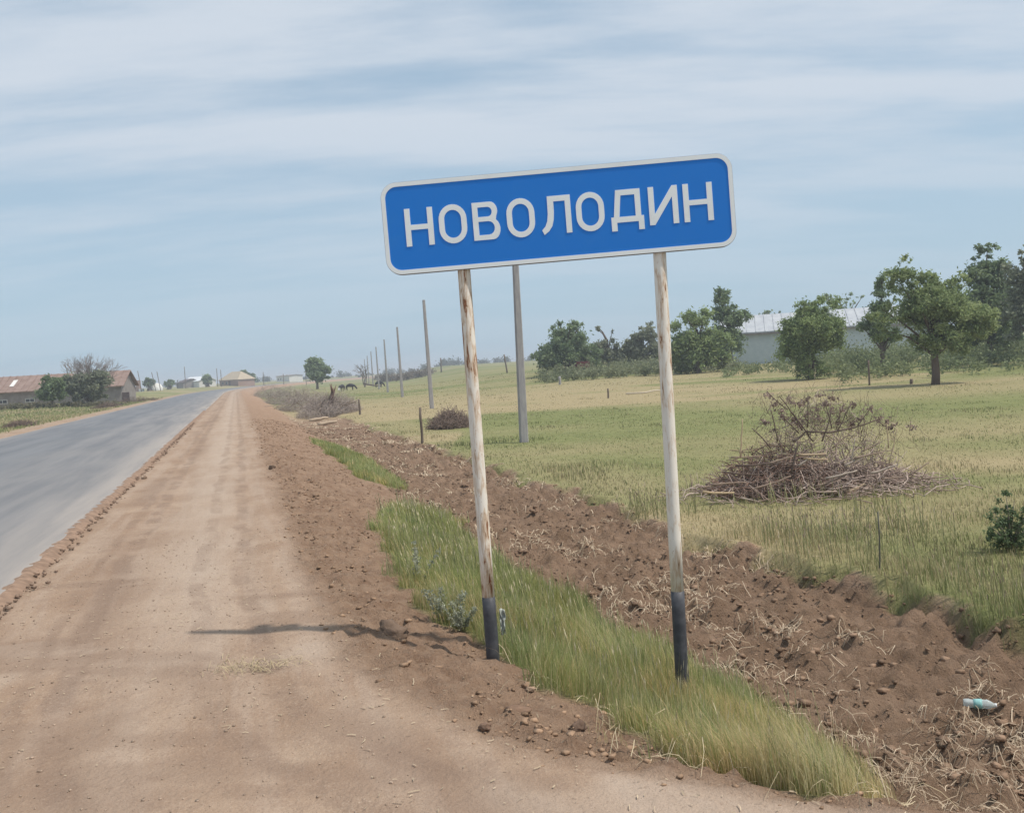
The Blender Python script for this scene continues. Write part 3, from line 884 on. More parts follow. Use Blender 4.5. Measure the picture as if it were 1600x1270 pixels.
# posts
def post_material(name, rust_amt, zseed):
    m, t, b = newmat(name)
    v = coords(t, 'Object', (1, 1, .16)); v2 = coords(t, 'Object', (1, 1, .55)); v0 = coords(t, 'Object')
    n1 = noise(t, 38, 6, .68, v, .5); n2 = noise(t, 70, 4, .6, v2); n3 = noise(t, 3, 4, .6, v)
    g = N(t, 'ShaderNodeSeparateXYZ'); t.links.new(v0, g.inputs[0])
    top = rng_map(t, g.outputs['Z'], *((1.45, 2.0) if rust_amt > .5 else (1.8, 2.1)), 0, .05)
    low = rng_map(t, g.outputs['Z'], .7, .35, 0, .08 if rust_amt > .5 else 0)
    th = .66 - .065 * rust_amt
    sig = math_n(t, 'ADD', math_n(t, 'ADD', n1, top), low)
    mask = rng_map(t, sig, th, th + .05)
    spots = rng_map(t, n2, .70 - .03 * rust_amt, .72)
    mask = math_n(t, 'MAXIMUM', mask, spots)
    halo = rng_map(t, sig, th - .16, th + .02, 0, .75)
    paint = mix(t, rng_map(t, n3, .35, .7), (.80, .76, .69), (.68, .62, .53))
    paint = mix(t, halo, paint, (.50, .33, .19))
    rust = mix(t, rng_map(t, n2, .3, .7), (.17, .065, .03), (.33, .15, .075))
    c = mix(t, mask, paint, rust)
    t.links.new(c, b.inputs['Base Color']); b.inputs['Roughness'].default_value = .65
    b.inputs['Specular IOR Level'].default_value = .3
    bump(t, b, math_n(t, 'SUBTRACT', 1.0, mask), .5, .003)
    return m
m_black = simple('black_post_paint', (.045, .047, .055), (.085, .087, .097), 12, .55, bs=.2, bd=.003)
m_post = [post_material('rusty_white_paint_left', 1.0, 0), post_material('rusty_white_paint_right', .25, 5)]
rust_cap = simple('clamp_steel', (.22, .16, .12), (.32, .3, .28), 20, .6)
def make_post(i, topx, topy, botx, boty, blackx, blacky):
    D_ = 5.80 if i == 0 else 5.755
    A = at(botx, boty, D_ + .05); B_ = at(topx, topy, D_ + .05)
    dirv = (B_ - A).normalized()
    gz = Hs(A.x, A.y)
    top = B_ + dirv * (SHh - .05)
    foot = A - dirv * .35
    o = bpy.data.objects.new('post', None)
    ax = dirv.to_track_quat('Z', 'Y').to_matrix().to_4x4(); ax.translation = A
    bz = (at(blackx, blacky, D_ + .05) - A).length
    def seg(z0, z1, r, name, mat, parent, cap=True):
        V, q, t3 = tube_arrays([(0, 0, z) for z in np.linspace(z0, z1, 9)], [r * .95] * 9, 28)
        ob = mk(name, V, [q, t3], mat, parent, smooth=False)
        for p in ob.data.polygons: p.use_smooth = len(p.vertices) == 4
        return ob
    main = seg(bz, (top - A).length, .0435, 'post', m_post[i], sign)
    main.matrix_local = ax
    main['label'] = ('heavily rust-streaked white post with black foot' if i == 0 else 'whiter post with few rust spots and black foot')
    seg(-.35, bz, .0455, 'painted_foot', m_black, main)
    print('post', i, 'base', tuple(A), 'ground', gz)
    return A, dirv
pA = make_post(0, 725, 424, 770, 1022, 765, 932)
pB = make_post(1, 1030.5, 395, 1067, 1082, 1059, 923)
for pz in (-.18, .18):           # rails on the back of the panel
    bm = bmesh.new(); add_box(bm, -SW / 2 + .08, SW / 2 - .08, .0065, .034, pz - .02, pz + .02, SM)
    bobj('back_rail', bm, m_grey, sign)
    for (A, dv) in (pA, pB):
        loc = SM.inverted() @ A; dl = SM.inverted().to_3x3() @ dv
        xx = loc.x + dl.x / dl.z * (pz - loc.z)
        bm = bmesh.new(); add_box(bm, xx - .055, xx + .055, .0345, .15, pz - .016, pz + .016, SM)
        bobj('clamp', bm, rust_cap, sign)

# ------------------------------------------------------------------ utility poles
m_conc = simple('pole_concrete', (.27, .26, .27), (.36, .345, .34), 4, .9, (3, 3, .6), .25, .01)
m_woodp = simple('weathered_wood', (.10, .078, .062), (.19, .15, .12), 9, .9, (4, 4, .6), .4, .01)
def concrete_pole(h=7.0, wide=.27, top=.17):
    bm = bmesh.new()
    ring = []
    for z, w in ((-.6, wide), (h * .5, (wide + top) / 2), (h, top)):
        a, b_ = w / 2, w / 2 * .8; c_ = .025
        ring.append([bm.verts.new(p) for p in ((-a + c_, -b_, z), (a - c_, -b_, z), (a, -b_ + c_, z), (a, b_ - c_, z), (a - c_, b_, z), (-a + c_, b_, z), (-a, b_ - c_, z), (-a, -b_ + c_, z))])
    for r0, r1 in zip(ring, ring[1:]):
        for i in range(8):
            bm.faces.new((r0[i], r0[(i + 1) % 8], r1[(i + 1) % 8], r1[i]))
    bm.faces.new(ring[-1]); bm.faces.new(ring[0][::-1])
    return bm
pole_words = ['nearest bare concrete utility pole, rising behind the sign between its posts', 'second bare concrete utility pole, left of the sign\'s left post', 'third concrete utility pole of the row, half as tall in view as the second', 'fourth concrete utility pole counted away from the sign', 'fifth concrete utility pole, beside the bare grey tree', 'sixth concrete utility pole, thin against the sky', 'seventh concrete utility pole, almost lost in distance', 'farthest concrete utility pole of the row']
pole_px = [(815, 694, 28.8, 7.4), (674, 640, 57.5, 7.05), (626, 622, 88, 6.85), (604, 617, 0, 6.9), (591.5, 613, 0, 6.9), (579.5, 606, 0, 6.9), (571.5, 603, 0, 6.6), (565, 600, 0, 6.4)]
pole0 = None
for i, lab in enumerate(pole_words):
    P = Vector((.24, 28.8, 0)) + Vector((-5.45, 29.5, 0)) * i
    if i == 0: P = Vector((.32, 28.8, 0))
    P.z = Hs(P.x, P.y)
    if pole0 is None:
        pole0 = bobj('utility_pole', concrete_pole(), m_conc); o = pole0
        o.rotation_euler = (0, math.radians(0.6), .25)
    else:
        o = pole0.copy(); col.objects.link(o)
        o.rotation_euler = (math.radians(random.uniform(-.5, .5)), math.radians(random.uniform(-.8, .2)), .25)
        o.scale = (1, 1, pole_px[i][3] / 7.0)
    o.location = P
    tag(o, lab, 'utility pole', 'row of bare concrete utility poles')

def wood_post(px, py, top_py, label, thick=None, group='old fence posts in the field', lean=0, D=None, mat=None, name='fence_post', cat='fence post'):
    p = spot(px, py) if D is None else on_ground(px, D)
    D_ = depth_of(p)
    hpx = (py - top_py) if D is None else (py - top_py)
    h = hpx / FPX * D_
    w = (thick or 4) / FPX * D_
    acc = Acc()
    k = 5
    zs = np.linspace(-.3, h, k)
    acc.tube([(math.tan(lean) * max(z, 0) + .01 * math.sin(z * 5), .008 * math.cos(z * 4), z) for z in zs], [w / 2 * (1.05 - .2 * i / k) for i in range(k)], 8)
    o = acc.build(name, mat or m_woodp, smooth=False)
    o.location = p
    return tag(o, label, cat, group)
wood_post(660, 693, 638, 'dark wooden fence post just above the dug strip, nearest post in the field', 4.5)
wood_post(562.5, 648, 624, 'short dark fence post near the brush row, left of the second utility pole', 3.5)
wood_post(950.5, 622, 607, 'short dark stake in the middle of the field between the two sign posts', 3)
wood_post(875, 601, 588, 'short pale post at the weed edge below the round tree', 4, mat=m_conc)
wood_post(1358.5, 602, 563, 'thin dark post standing left of the big lone tree', 3)
wood_post(1424, 600, 592, 'low dark stump between thin post and big lone tree', 5)
m_rod = simple('rusty_rod', (.09, .10, .08), (.14, .13, .10), 9, .8)
wood_post(1375, 893, 800, 'thin grey-green rod standing in the tall grass right of the brush pile', 2.6, mat=m_rod, group=None, name='metal_rod', cat='rod')
wood_post(792, 572, 543, 'thin leaning pole on the horizon just left of the nearest concrete pole', 2.6, D=150, lean=-.12, group='small far poles on the right horizon')
wood_post(818, 570, 543, 'thin upright pole between nearest concrete pole and the round trees', 2.4, D=150, group='small far poles on the right horizon')
wood_post(689.5, 573, 551, 'tiny lone pole on the horizon left of the rusty sign post', 2.4, D=260, group='small far poles on the right horizon')

# ------------------------------------------------------------------ trees
def leaf_cloud(acc, centers, radii, n, size, tones, dens_pow=1.0):
    """n leaf quads over clumps"""
    w = radii ** 2; w = w / w.sum()
    ci = rng.choice(len(centers), n, p=w)
    g = rng.normal(0, 1, (n, 3)); g /= np.linalg.norm(g, axis=1)[:, None]
    rr = np.abs(rng.normal(0, .52, n)) + .15
    P = centers[ci] + g * (radii[ci] * rr)[:, None] * np.array([1, 1, .78])
    a = rng.normal(0, 1, (n, 3)); a /= np.linalg.norm(a, axis=1)[:, None]
    b = np.cross(a, rng.normal(0, 1, (n, 3))); b /= np.linalg.norm(b, axis=1)[:, None]
    sz = (size * (.6 + .8 * rng.random(n)))[:, None]
    V = np.stack([P - a * sz, P - b * sz * .45, P + a * sz, P + b * sz * .45], 1).reshape(-1, 3)
    i = np.arange(n) * 4
    clump = rng.random(len(centers))
    c = tones[0] + (tones[1] - tones[0]) * (np.clip(.65 * clump[ci] + .35 * rng.random(n), 0, 1))[:, None]
    c = np.where((rng.random(n) < .12)[:, None], np.minimum(c * 1.6, .75), c)  # some leaves coloured lighter to stand in for highlights on the foliage
    acc.add(V, np.stack([i, i + 1, i + 2, i + 3], -1), None, np.repeat(c, 4, axis=0))
T_GREEN = (np.array([.14, .20, .085]), np.array([.34, .41, .18]))
T_LIGHT = (np.array([.14, .20, .085]), np.array([.40, .45, .22]))
T_DARK = (np.array([.12, .175, .095]), np.array([.26, .325, .165]))
T_GREY = (np.array([.16, .185, .125]), np.array([.28, .295, .205]))
def tree(name, label, base, D=None, crown=(), tones=T_GREEN, n=7000, size=None, trunk_w=8, clump=.30, cat='tree', group=None, n_clump=60, bark=(.12, .09, .07), stems=1, hollow=.35, trunk=True, depth_squash=.85):
    """crown: ellipses (cx, cy, rx, ry) at the tree's own distance, as seen; each becomes an ellipsoid"""
    p = spot(*base) if D is None else on_ground(base[0], D)
    D_ = depth_of(p); k = D_ / FPX
    tr = thing(name, label, cat, p, group=group)
    if size is None: size = max(.07, D_ * .0018)
    # leaning of the picture is undone: offsets measured along true right and up
    C3 = []; R3 = []
    cr, sr = math.cos(ROLL), math.sin(ROLL)
    ell = []
    pb = base if D is None else (base[0], H0 / 2 + 0)
    if D is not None:
        v = (p - Vector((0, 0, EYE))); pb = (W0 / 2 + v.dot(CR) / D_ * FPX, H0 / 2 - v.dot(CU) / D_ * FPX)
    for (cx_, cy_, rx, ry) in crown:
        dx, dy = cx_ - pb[0], -(cy_ - pb[1])
        X = (dx * cr + dy * sr) * k; Z = (dy * cr - dx * sr) * k
        ell.append((X, Z, rx * k * 1.07, ry * k * 1.07))
    area = np.array([e[2] * e[3] for e in ell]); area = area / area.sum()
    for _ in range(n_clump):
        e = ell[rng.choice(len(ell), p=area)]
        g = rng.normal(0, 1, 3); g /= np.linalg.norm(g)
        rr = (hollow + (1 - hollow) * rng.random()) 
        cl_r = clump * min(e[2], e[3]) * (.6 + .9 * rng.random())
        C3.append([e[0] + g[0] * max(e[2] - cl_r * .5, .1) * rr, g[1] * max(e[2] * depth_squash - cl_r * .5, .1) * rr, max(e[1] + g[2] * max(e[3] - cl_r * .5, .1) * rr, cl_r * .4)]); R3.append(cl_r)
    C3 = np.array(C3); R3 = np.array(R3)
    acc = Acc(); leaf_cloud(acc, C3, R3, n, size, tones)
    cr_o = acc.build('crown', MAT['leaf'], tr)
    top = max(e[1] for e in ell)
    if trunk:
        acc = Acc(); bt = trunk_w / 2 * k
        for sidx in range(stems):
            ang = 6.28 * sidx / max(stems, 1); o_ = .25 * (stems > 1)
            tz = np.linspace(-.3, top * .74, 7)
            mx = np.mean([e[0] for e in ell])
            pts = np.array([[mx * max(z, 0) / top * .8 + o_ * math.cos(ang) * (.3 + max(z, 0) / 3) + .06 * math.sin(z * 1.7 + sidx), o_ * math.sin(ang) * (.3 + max(z, 0) / 3), z] for z in tz])
            acc.tube(pts, bt * np.linspace(1.15, .25, 7), 8, np.array(bark))
        picks = rng.choice(len(C3), min(26, len(C3)), replace=False)
        for q in picks:
            c_ = C3[q]
            z0 = np.clip(c_[2] * (.45 + .35 * rng.random()), .22 * top, top)
            a0 = np.array([np.interp(z0, pts[:, 2], pts[:, 0]), np.interp(z0, pts[:, 2], pts[:, 1]), z0])
            mid = (a0 + c_) / 2 + np.array([0, 0, .08 * top]) * (rng.random() - .2)
            acc.tube([a0, mid, c_], [bt * .45, bt * .25, bt * .08], 5, np.array(bark) * (.8 + .4 * rng.random()), caps=False)
        acc.build('trunk', MAT['bark'], tr)
    return tr
# right side
tree('leafy_tree', 'big lone light-green tree with short bare trunk right of the grey shed', (1462, 601), crown=[(1455, 480, 56, 42), (1404, 436, 26, 24), (1412, 407, 17, 11), (1376, 492, 27, 22), (1525, 500, 34, 34), (1496, 436, 22, 18), (1462, 528, 52, 28), (1505, 528, 40, 26), (1392, 520, 30, 18), (1440, 440, 28, 18), (1480, 455, 30, 22)], tones=T_LIGHT, n=54000, trunk_w=12, n_clump=300, clump=.33, size=.08)
tree('round_tree', 'dense round green tree standing in front of the grey shed', (1266, 593), crown=[(1266, 515, 46, 40), (1243, 545, 34, 32), (1288, 474, 26, 17), (1266, 574, 32, 20), (1304, 525, 24, 34), (1228, 522, 20, 24), (1262, 486, 26, 18)], tones=T_GREEN, n=44000, trunk_w=5, n_clump=260, clump=.34, stems=3, size=.09)
tree('dark_tree', 'slim dark tree standing left behind the big lone tree', (1376, 575), D=66, crown=[(1378, 462, 20, 34), (1368, 505, 28, 30), (1385, 530, 22, 22)], tones=T_DARK, n=8000, n_clump=60)
tree('dark_tree', 'tall dark tree with ragged top behind the right side of the big lone tree', (1545, 565), D=70, crown=[(1527, 398, 20, 16), (1550, 390, 16, 13), (1540, 430, 36, 30), (1545, 480, 52, 42), (1560, 515, 50, 30), (1520, 520, 40, 28)], tones=T_DARK, n=26000, n_clump=200, size=.14)
tree('dark_tree', 'dark tree cut off by the right edge of the photograph', (1605, 560), D=64, crown=[(1598, 430, 34, 32), (1610, 480, 45, 50), (1585, 505, 34, 30), (1640, 440, 40, 50), (1590, 400, 18, 14), (1618, 380, 26, 24)], tones=T_GREY, n=15000, n_clump=110, size=.14)
tree('dark_tree', 'dark tree crown showing over the roof between the round tree and the big lone tree', (1325, 520), D=150, crown=[(1330, 468, 26, 10), (1300, 466, 24, 14), (1310, 500, 30, 30)], tones=T_DARK, n=4000)
tree('dark_tree', 'low dark tree top peeping over the left end of the shed roof', (1205, 520), D=150, crown=[(1203, 488, 15, 5), (1190, 494, 15, 5), (1200, 510, 16, 15)], tones=T_DARK, n=2000)
GRP = 'grove left of the shed'
tree('grove_tree', 'broad round dark-green tree at the left end of the grove', (885, 586), crown=[(883, 545, 50, 34), (890, 515, 30, 20), (858, 555, 30, 26), (920, 555, 26, 28), (885, 570, 50, 14)], n=15000, n_clump=130, tones=T_DARK, group=GRP)
tree('grove_tree', 'pair of thin wispy tree tops right of the broad round tree', (950, 586), D=112, crown=[(934, 514, 7, 12), (954, 513, 8, 12), (945, 548, 28, 24), (965, 560, 24, 22)], n=6000, tones=T_GREY, group=GRP, n_clump=70)
tree('grove_tree', 'greyish tree in the dip of the grove left of the whiter sign post', (1000, 584), D=112, crown=[(1003, 530, 26, 22), (985, 548, 24, 24), (1015, 555, 30, 24), (1015, 512, 10, 10)], n=8000, tones=T_GREY, group=GRP, n_clump=80)
tree('grove_tree', 'large light-green tree just right of the whiter sign post', (1088, 588), D=88, crown=[(1088, 520, 44, 40), (1075, 548, 38, 34), (1110, 545, 36, 32), (1092, 495, 30, 20), (1095, 565, 50, 16)], n=17000, tones=T_GREEN, group=GRP, n_clump=130)
tree('grove_tree', 'tall wispy dark tree with a ragged top at the left corner of the shed', (1140, 585), D=96, crown=[(1128, 462, 17, 17), (1138, 492, 28, 20), (1158, 498, 20, 15), (1138, 530, 27, 34), (1125, 485, 18, 20)], n=9500, tones=T_DARK, group=GRP, n_clump=150, clump=.36)
tree('lone_tree', 'lone round tree by the brush row beyond the ditch, in front of the bend', (496, 608), crown=[(495, 577, 20, 18), (492, 567, 13, 11), (505, 588, 15, 12), (485, 585, 12, 11)], n=6000, tones=T_DARK, trunk_w=4, n_clump=50)
# across the road
tree('round_bush', 'round dark-green bush in front of the long brown-roofed barn', (80, 627), D=99, crown=[(80, 603, 22, 18), (72, 614, 18, 12), (92, 614, 16, 12), (80, 621, 22, 8)], n=12000, tones=T_DARK, cat='bush', n_clump=50, trunk_w=3)
tree('round_bush', 'wide grey-green bush under the bare tree at the barn', (135, 625), D=102, crown=[(116, 601, 22, 19), (150, 598, 25, 22), (135, 612, 42, 15)], n=15000, tones=T_GREY, cat='bush', n_clump=110, trunk_w=3)
tree('village_tree', 'dark round tree beside the brick house with the hipped roof', (385, 601), D=330, crown=[(383, 588, 14, 11), (390, 594, 13, 8)], n=1500, tones=T_DARK, group='trees of the far village', n_clump=30)
tree('village_tree', 'small dark tree between the white-roofed house and the brick house', (324, 604), D=320, crown=[(324, 594, 11, 9)], n=900, tones=T_DARK, group='trees of the far village', n_clump=20)
tree('village_tree', 'small dark tree left of the white-roofed house near crooked posts', (233, 607), D=260, crown=[(232, 598, 9, 8)], n=800, tones=T_DARK, group='trees of the far village', n_clump=20)
tree('village_tree', 'low dark tree just left of the white-roofed house', (264, 606), D=300, crown=[(266, 600, 9, 6)], n=600, tones=T_DARK, group='trees of the far village', n_clump=16)

def twig_tree(acc, base, h, spread, n_main=7, depth=4, r0=.07, tone=(.17, .14, .125), lean=(0, 0)):
    def rec(p, dv, L_, r, dpt):
        q = p + dv * L_
        mid = (p + q) / 2 + rng.normal(0, .06 * L_, 3)
        acc.tube([p, mid, q], [r, r * .8, r * .6], 4 if r < .03 else 6, np.array(tone) * (.75 + .5 * rng.random()), caps=False)
        if dpt == 0: return
        for _ in range(rng.integers(2, 4)):
            nd = dv + rng.normal(0, .42, 3) * np.array([1, 1, .7]); nd[2] += .12; nd /= np.linalg.norm(nd)
            rec(q, nd, L_ * (.6 + .25 * rng.random()), r * .6, dpt - 1)
    for i in range(n_main):
        a = 6.28 * i / n_main + rng.random()
        dv = np.array([math.cos(a) * spread + lean[0], math.sin(a) * spread + lean[1], 1.0]); dv /= np.linalg.norm(dv)
        rec(np.array(base, float), dv, h * .38, r0, depth)
p = on_ground(140, 104)
bt = thing('bare_tree', 'bare grey tree with spreading crooked branches rising over the barn roof', 'tree', p)
acc = Acc(); k = depth_of(p) / FPX
twig_tree(acc, (0, 0, 0), 78 * k * .9, .5, 14, 4, .12, (.26, .225, .21))
acc.build('branches', MAT['bark'], bt)
p = on_ground(569, 175)
bt = thing('bare_tree', 'thin bare grey tree standing among the far poles', 'tree', p)
acc = Acc(); twig_tree(acc, (0, 0, 0), 4.6, .25, 4, 3, .12, (.19, .17, .16)); acc.build('branches', MAT['bark'], bt)

# ------------------------------------------------------------------ weeds and undergrowth (stuff)
def leaf_band(name, pts, label, n, size, tones, rad):
    acc = Acc()
    C = np.array([[q.x, q.y, q.z + r_ * .5] for q, r_ in pts]); R_ = np.array([r_ for _, r_ in pts])
    leaf_cloud(acc, C, R_, n, size, tones)
    o = acc.build(name, MAT['leaf']); return tag(o, label, kind='stuff')
pts = []
for i in range(150):
    px = 845 + 300 * rng.random(); D_ = 88 + 24 * rng.random()
    q = on_ground(px, D_); pts.append((q, .5 + .9 * rng.random()))
leaf_band('grove_undergrowth', pts, 'low grey-green weeds along the foot of the grove', 24000, .13, (np.array([.14, .165, .09]), np.array([.27, .285, .17])), 1)
pts = []
for i in range(220):
    px = 1290 + 420 * rng.random(); D_ = 56 + 30 * rng.random()
    q = on_ground(px, D_); pts.append((q, .4 + .7 * rng.random() + (D_ - 56) * .032))
for i in range(130):
    px = 1130 + 180 * rng.random(); D_ = 74 + 25 * rng.random()
    q = on_ground(px, D_); pts.append((q, .3 + .4 * rng.random()))
leaf_band('shed_undergrowth', pts, 'tangle of green weeds and low bushes in front of the shed and dark trees', 56000, .11, (np.array([.12, .155, .075]), np.array([.26, .29, .15])), 1)
pts = []
for i in range(80):
    px = -10 + 210 * rng.random(); q = on_ground(px, 96 + 10 * rng.random()); pts.append((q, .25 + .3 * rng.random()))
leaf_band('barn_weeds', pts, 'dull weeds along the foot of the long barn', 6000, .12, (np.array([.10, .10, .06]), np.array([.19, .17, .10])), 1)
pts = []
for i in range(170):
    px = 380 + 480 * rng.random() if i % 2 else -60 + 1750 * rng.random(); q = on_ground(px, 520 + 200 * rng.random()); pts.append((q + Vector((0, 0, 0)), 1.2 + 2.6 * rng.random() ** 2))
leaf_band('distant_tree_line', pts, 'thin line of hazy trees and bushes along the horizon', 16000, .8, (np.array([.06, .08, .055]), np.array([.11, .125, .08])), 1)
pts = []
for i in range(70):
    px = 585 + 90 * rng.random(); q = on_ground(px, 240 + 60 * rng.random()); pts.append((q, .8 + 1.3 * rng.random()))
leaf_band('dry_scrub', pts, 'grey-brown scrub behind the row of poles', 6000, .3, (np.array([.12, .10, .08]), np.array([.2, .165, .13])), 1)

# ------------------------------------------------------------------ brush: sticks
def stick_arrays(c, dv, L_, r, tone, acc, n=5, seg=5, wob=.12):
    dv = dv / np.linalg.norm(dv)
    u = np.linspace(-.5, .5, seg)
    side = np.cross(dv, [0, 0, 1.]) + 1e-6; side /= np.linalg.norm(side)
    up = np.cross(side, dv)
    b1, b2 = rng.normal(0, wob), rng.normal(0, wob)
    P = [np.array(c) + dv * L_ * q + side * L_ * b1 * (q * q * 4 - .5) * .5 + up * L_ * b2 * (q * q * 4 - .5) * .5 + rng.normal(0, wob * .12 * L_, 3) for q in u]
    acc.tube(P, r * np.linspace(1, .55, seg), n, tone)
def twig_heap(name, parent, cx, cy, rx, ry, h, n, L_, r, tones, z0=None, steep=.5):
    acc = Acc()
    for _ in range(n):
        a, q = rng.random() * 6.28, math.sqrt(rng.random())
        X, Y = cx + rx * q * math.cos(a), cy + ry * q * math.sin(a)
        hh = h * (1 - q ** 2) * rng.random()
        dv = rng.normal(0, 1, 3); dv[2] = abs(dv[2]) * steep
        tone = tones[0] + (tones[1] - tones[0]) * rng.random()
        stick_arrays((X, Y, hh + .05), dv, L_ * (.4 + .8 * rng.random()), r * (.5 + rng.random()), tone, acc, 3, 4, .2)
    o = acc.build(name, MAT['bark'], parent); o['kind'] = 'stuff'
    return o
TW = (np.array([.12, .085, .068]), np.array([.27, .205, .165]))
bpo = spot(1262, 768)
kb = depth_of(bpo) / FPX
pile = thing('brush_pile', 'large brown heap of cut branches with dead leaves lying in the field', 'brush pile', bpo)
TWL = (np.array([.27, .195, .165]), np.array([.52, .42, .36]))
twig_heap('twigs', pile, .15, .2, 1.9, 1.1, .58, 560, .85, .011, TWL, steep=.7)
twig_heap('twigs', pile, .1, -.1, 2.6, 1.5, .25, 420, .6, .009, TWL, steep=.4)
twig_heap('twigs', pile, -.55, .1, 1.2, .9, .85, 800, .55, .008, (np.array([.19, .115, .088]), np.array([.36, .25, .195])))
twig_heap('twigs', pile, .35, .2, 1.45, .9, 1.6, 900, .55, .006, TWL, steep=1.4)
def branch_part(px0, py0, px1, py1, wpx, tone, dy0=0.0, dy1=0.0):
    A = at(px0, py0, depth_of(bpo) - .85 + dy0) - bpo; B_ = at(px1, py1, depth_of(bpo) - .85 + dy1) - bpo
    A = np.array(A); B_ = np.array(B_)
    for q in (A, B_): q[2] = max(q[2], Hs(bpo.x + q[0], bpo.y + q[1]) - bpo.z + .02)
    acc = Acc(); stick_arrays((A + B_) / 2, B_ - A, np.linalg.norm(B_ - A), wpx * .55 * kb, np.array(tone), acc, 6, 7, .05)
    return acc.build('branch', MAT['bark'], pile, smooth=True)
pale = (.42, .32, .22); mid_ = (.27, .20, .155); dk = (.13, .095, .078); bone = (.36, .30, .25)
for a in [(1112, 757, 1166, 753, 3.0, mid_), (1098, 769, 1148, 770, 4.0, (.5, .38, .24)), (1178, 764, 1236, 744, 3.4, mid_), (1200, 724, 1240, 713, 3, mid_),
          (1150, 728, 1235, 722, 3, dk), (1130, 738, 1200, 741, 2.4, dk), (1142, 715, 1190, 712, 2.6, mid_), (1248, 711, 1290, 709, 4, pale), (1256, 716, 1294, 718, 3.4, (.45, .34, .22)),
          (1248, 728, 1266, 714, 4, bone), (1240, 690, 1262, 672, 3.6, dk), (1236, 740, 1247, 690, 3.4, dk), (1262, 678, 1372, 658, 3.0, dk), (1270, 690, 1240, 646, 2.4, dk),
          (1275, 760, 1320, 744, 3.4, mid_), (1290, 748, 1340, 735, 4, bone), (1320, 728, 1350, 712, 3, bone), (1335, 716, 1380, 706, 3.4, mid_), (1360, 740, 1402, 726, 3.8, bone),
          (1378, 748, 1410, 745, 3, mid_), (1240, 780, 1268, 766, 3.6, bone), (1158, 778, 1190, 786, 3.2, bone), (1325, 768, 1352, 756, 4.4, pale), (1322, 772, 1342, 762, 5, (.33, .22, .15)),
          (1390, 724, 1402, 668, 2.0, (.42, .33, .22)), (1388, 700, 1386, 662, 2.0, (.42, .33, .22)), (1157, 715, 1160, 655, 2.4, (.45, .34, .23)), (1098, 762, 1130, 756, 2.6, mid_),
          (1440, 748, 1478, 745, 2.6, mid_), (1420, 742, 1452, 722, 2.2, mid_), (1300, 700, 1330, 676, 2.2, mid_), (1330, 720, 1336, 685, 2.2, bone), (1348, 705, 1375, 690, 2.2, mid_),
          (1205, 700, 1175, 668, 2.0, dk), (1215, 690, 1205, 640, 2.0, dk), (1285, 690, 1300, 640, 2.0, dk), (1248, 676, 1222, 650, 2.2, dk), (1255, 672, 1218, 618, 2.0, dk), (1230, 640, 1198, 612, 1.6, dk), (1262, 668, 1262, 620, 1.8, dk), (1310, 672, 1330, 628, 1.6, dk), (1300, 668, 1288, 625, 1.6, dk), (1340, 665, 1362, 635, 1.5, dk), (1372, 658, 1385, 668, 1.6, dk)]:
    branch_part(*a)
# dead leaves on the upright boughs
acc = Acc(); C = []
for (px, py) in [(1200, 618), (1210, 632), (1222, 640), (1235, 625), (1250, 632), (1262, 625), (1275, 640), (1290, 632), (1300, 645), (1318, 640), (1335, 632), (1345, 655), (1240, 655), (1225, 652), (1260, 650), (1280, 655), (1310, 660), (1360, 640), (1372, 655), (1250, 665), (1392, 668), (1385, 660), (1425, 668), (1195, 660), (1210, 672), (1330, 662), (1300, 622), (1286, 617)]:
    C.append(np.array(at(px, py, depth_of(bpo) - .3 + .4 * rng.random()) - bpo))
leaf_cloud(acc, np.array(C), np.full(len(C), .13), 900, .035, (np.array([.19, .14, .115]), np.array([.36, .28, .235])))
acc.build('dead_leaves', MAT['leaf'], pile)['kind'] = 'stuff'
acc = Acc()
for _ in range(420):
    c_ = C[rng.integers(len(C))] + rng.normal(0, .16, 3)
    dv = rng.normal(0, 1, 3); dv[2] = abs(dv[2]) + .3
    stick_arrays(c_ - np.array([0, 0, .1]), dv, .15 + .3 * rng.random(), .0035, np.array([.22, .165, .14]) * (.8 + .5 * rng.random()), acc, 3, 4, .15)
acc.build('upright_twigs', MAT['bark'], pile)['kind'] = 'stuff'

# brush row on the right bank, far up the shoulder
for (px, py, wpx, hpx, lab) in [(418, 622, 62, 15, 'grey brush heap at the far left end of the bank row'), (444, 632, 74, 20, 'grey brush heap second from the far end of the bank row'), (472, 642, 84, 24, 'widest grey-brown brush heap in the middle of the bank row'),
                                (500, 652, 80, 24, 'brown brush heap at the near end of the bank row beside pale splinters'), (528, 646, 50, 20, 'loose brush around the foot of the splintered stump')]:
    p = spot(px, py); kk = depth_of(p) / FPX
    t_o = thing('brush_heap', lab, 'brush heap', p, group='brush heaps along the ditch bank')
    twig_heap('twigs', t_o, 0, 1.5, wpx / 2 * kk, 4.0, hpx * kk * 1.5, 1500, .9, .008, (np.array([.25, .205, .18]), np.array([.42, .355, .315])), steep=1.5)
    acc = Acc()
    for _ in range(14):
        c_ = np.array([rng.normal(0, wpx / 4 * kk), rng.normal(0, .6), .25 + .5 * rng.random()]); stick_arrays(c_, rng.normal(0, 1, 3) * np.array([1, .6, .35]), 1.4, .03, np.array([.3, .24, .19]) * (.6 + .6 * rng.random()), acc, 5, 5)
    acc.build('branches', MAT['bark'], t_o)['kind'] = 'stuff'
p = spot(522, 648)
st_o = thing('broken_stump', 'splintered dark stump sticking up beside the brush row', 'stump', p); kk = depth_of(p) / FPX
acc = Acc()
acc.tube([(-.15, 0, -.2), (-.22, 0, .8 * 20 * kk), (.05, 0, 38 * kk)], [8 * kk / 2, 7 * kk / 2, 6 * kk / 2], 8, np.array([.10, .065, .055]))
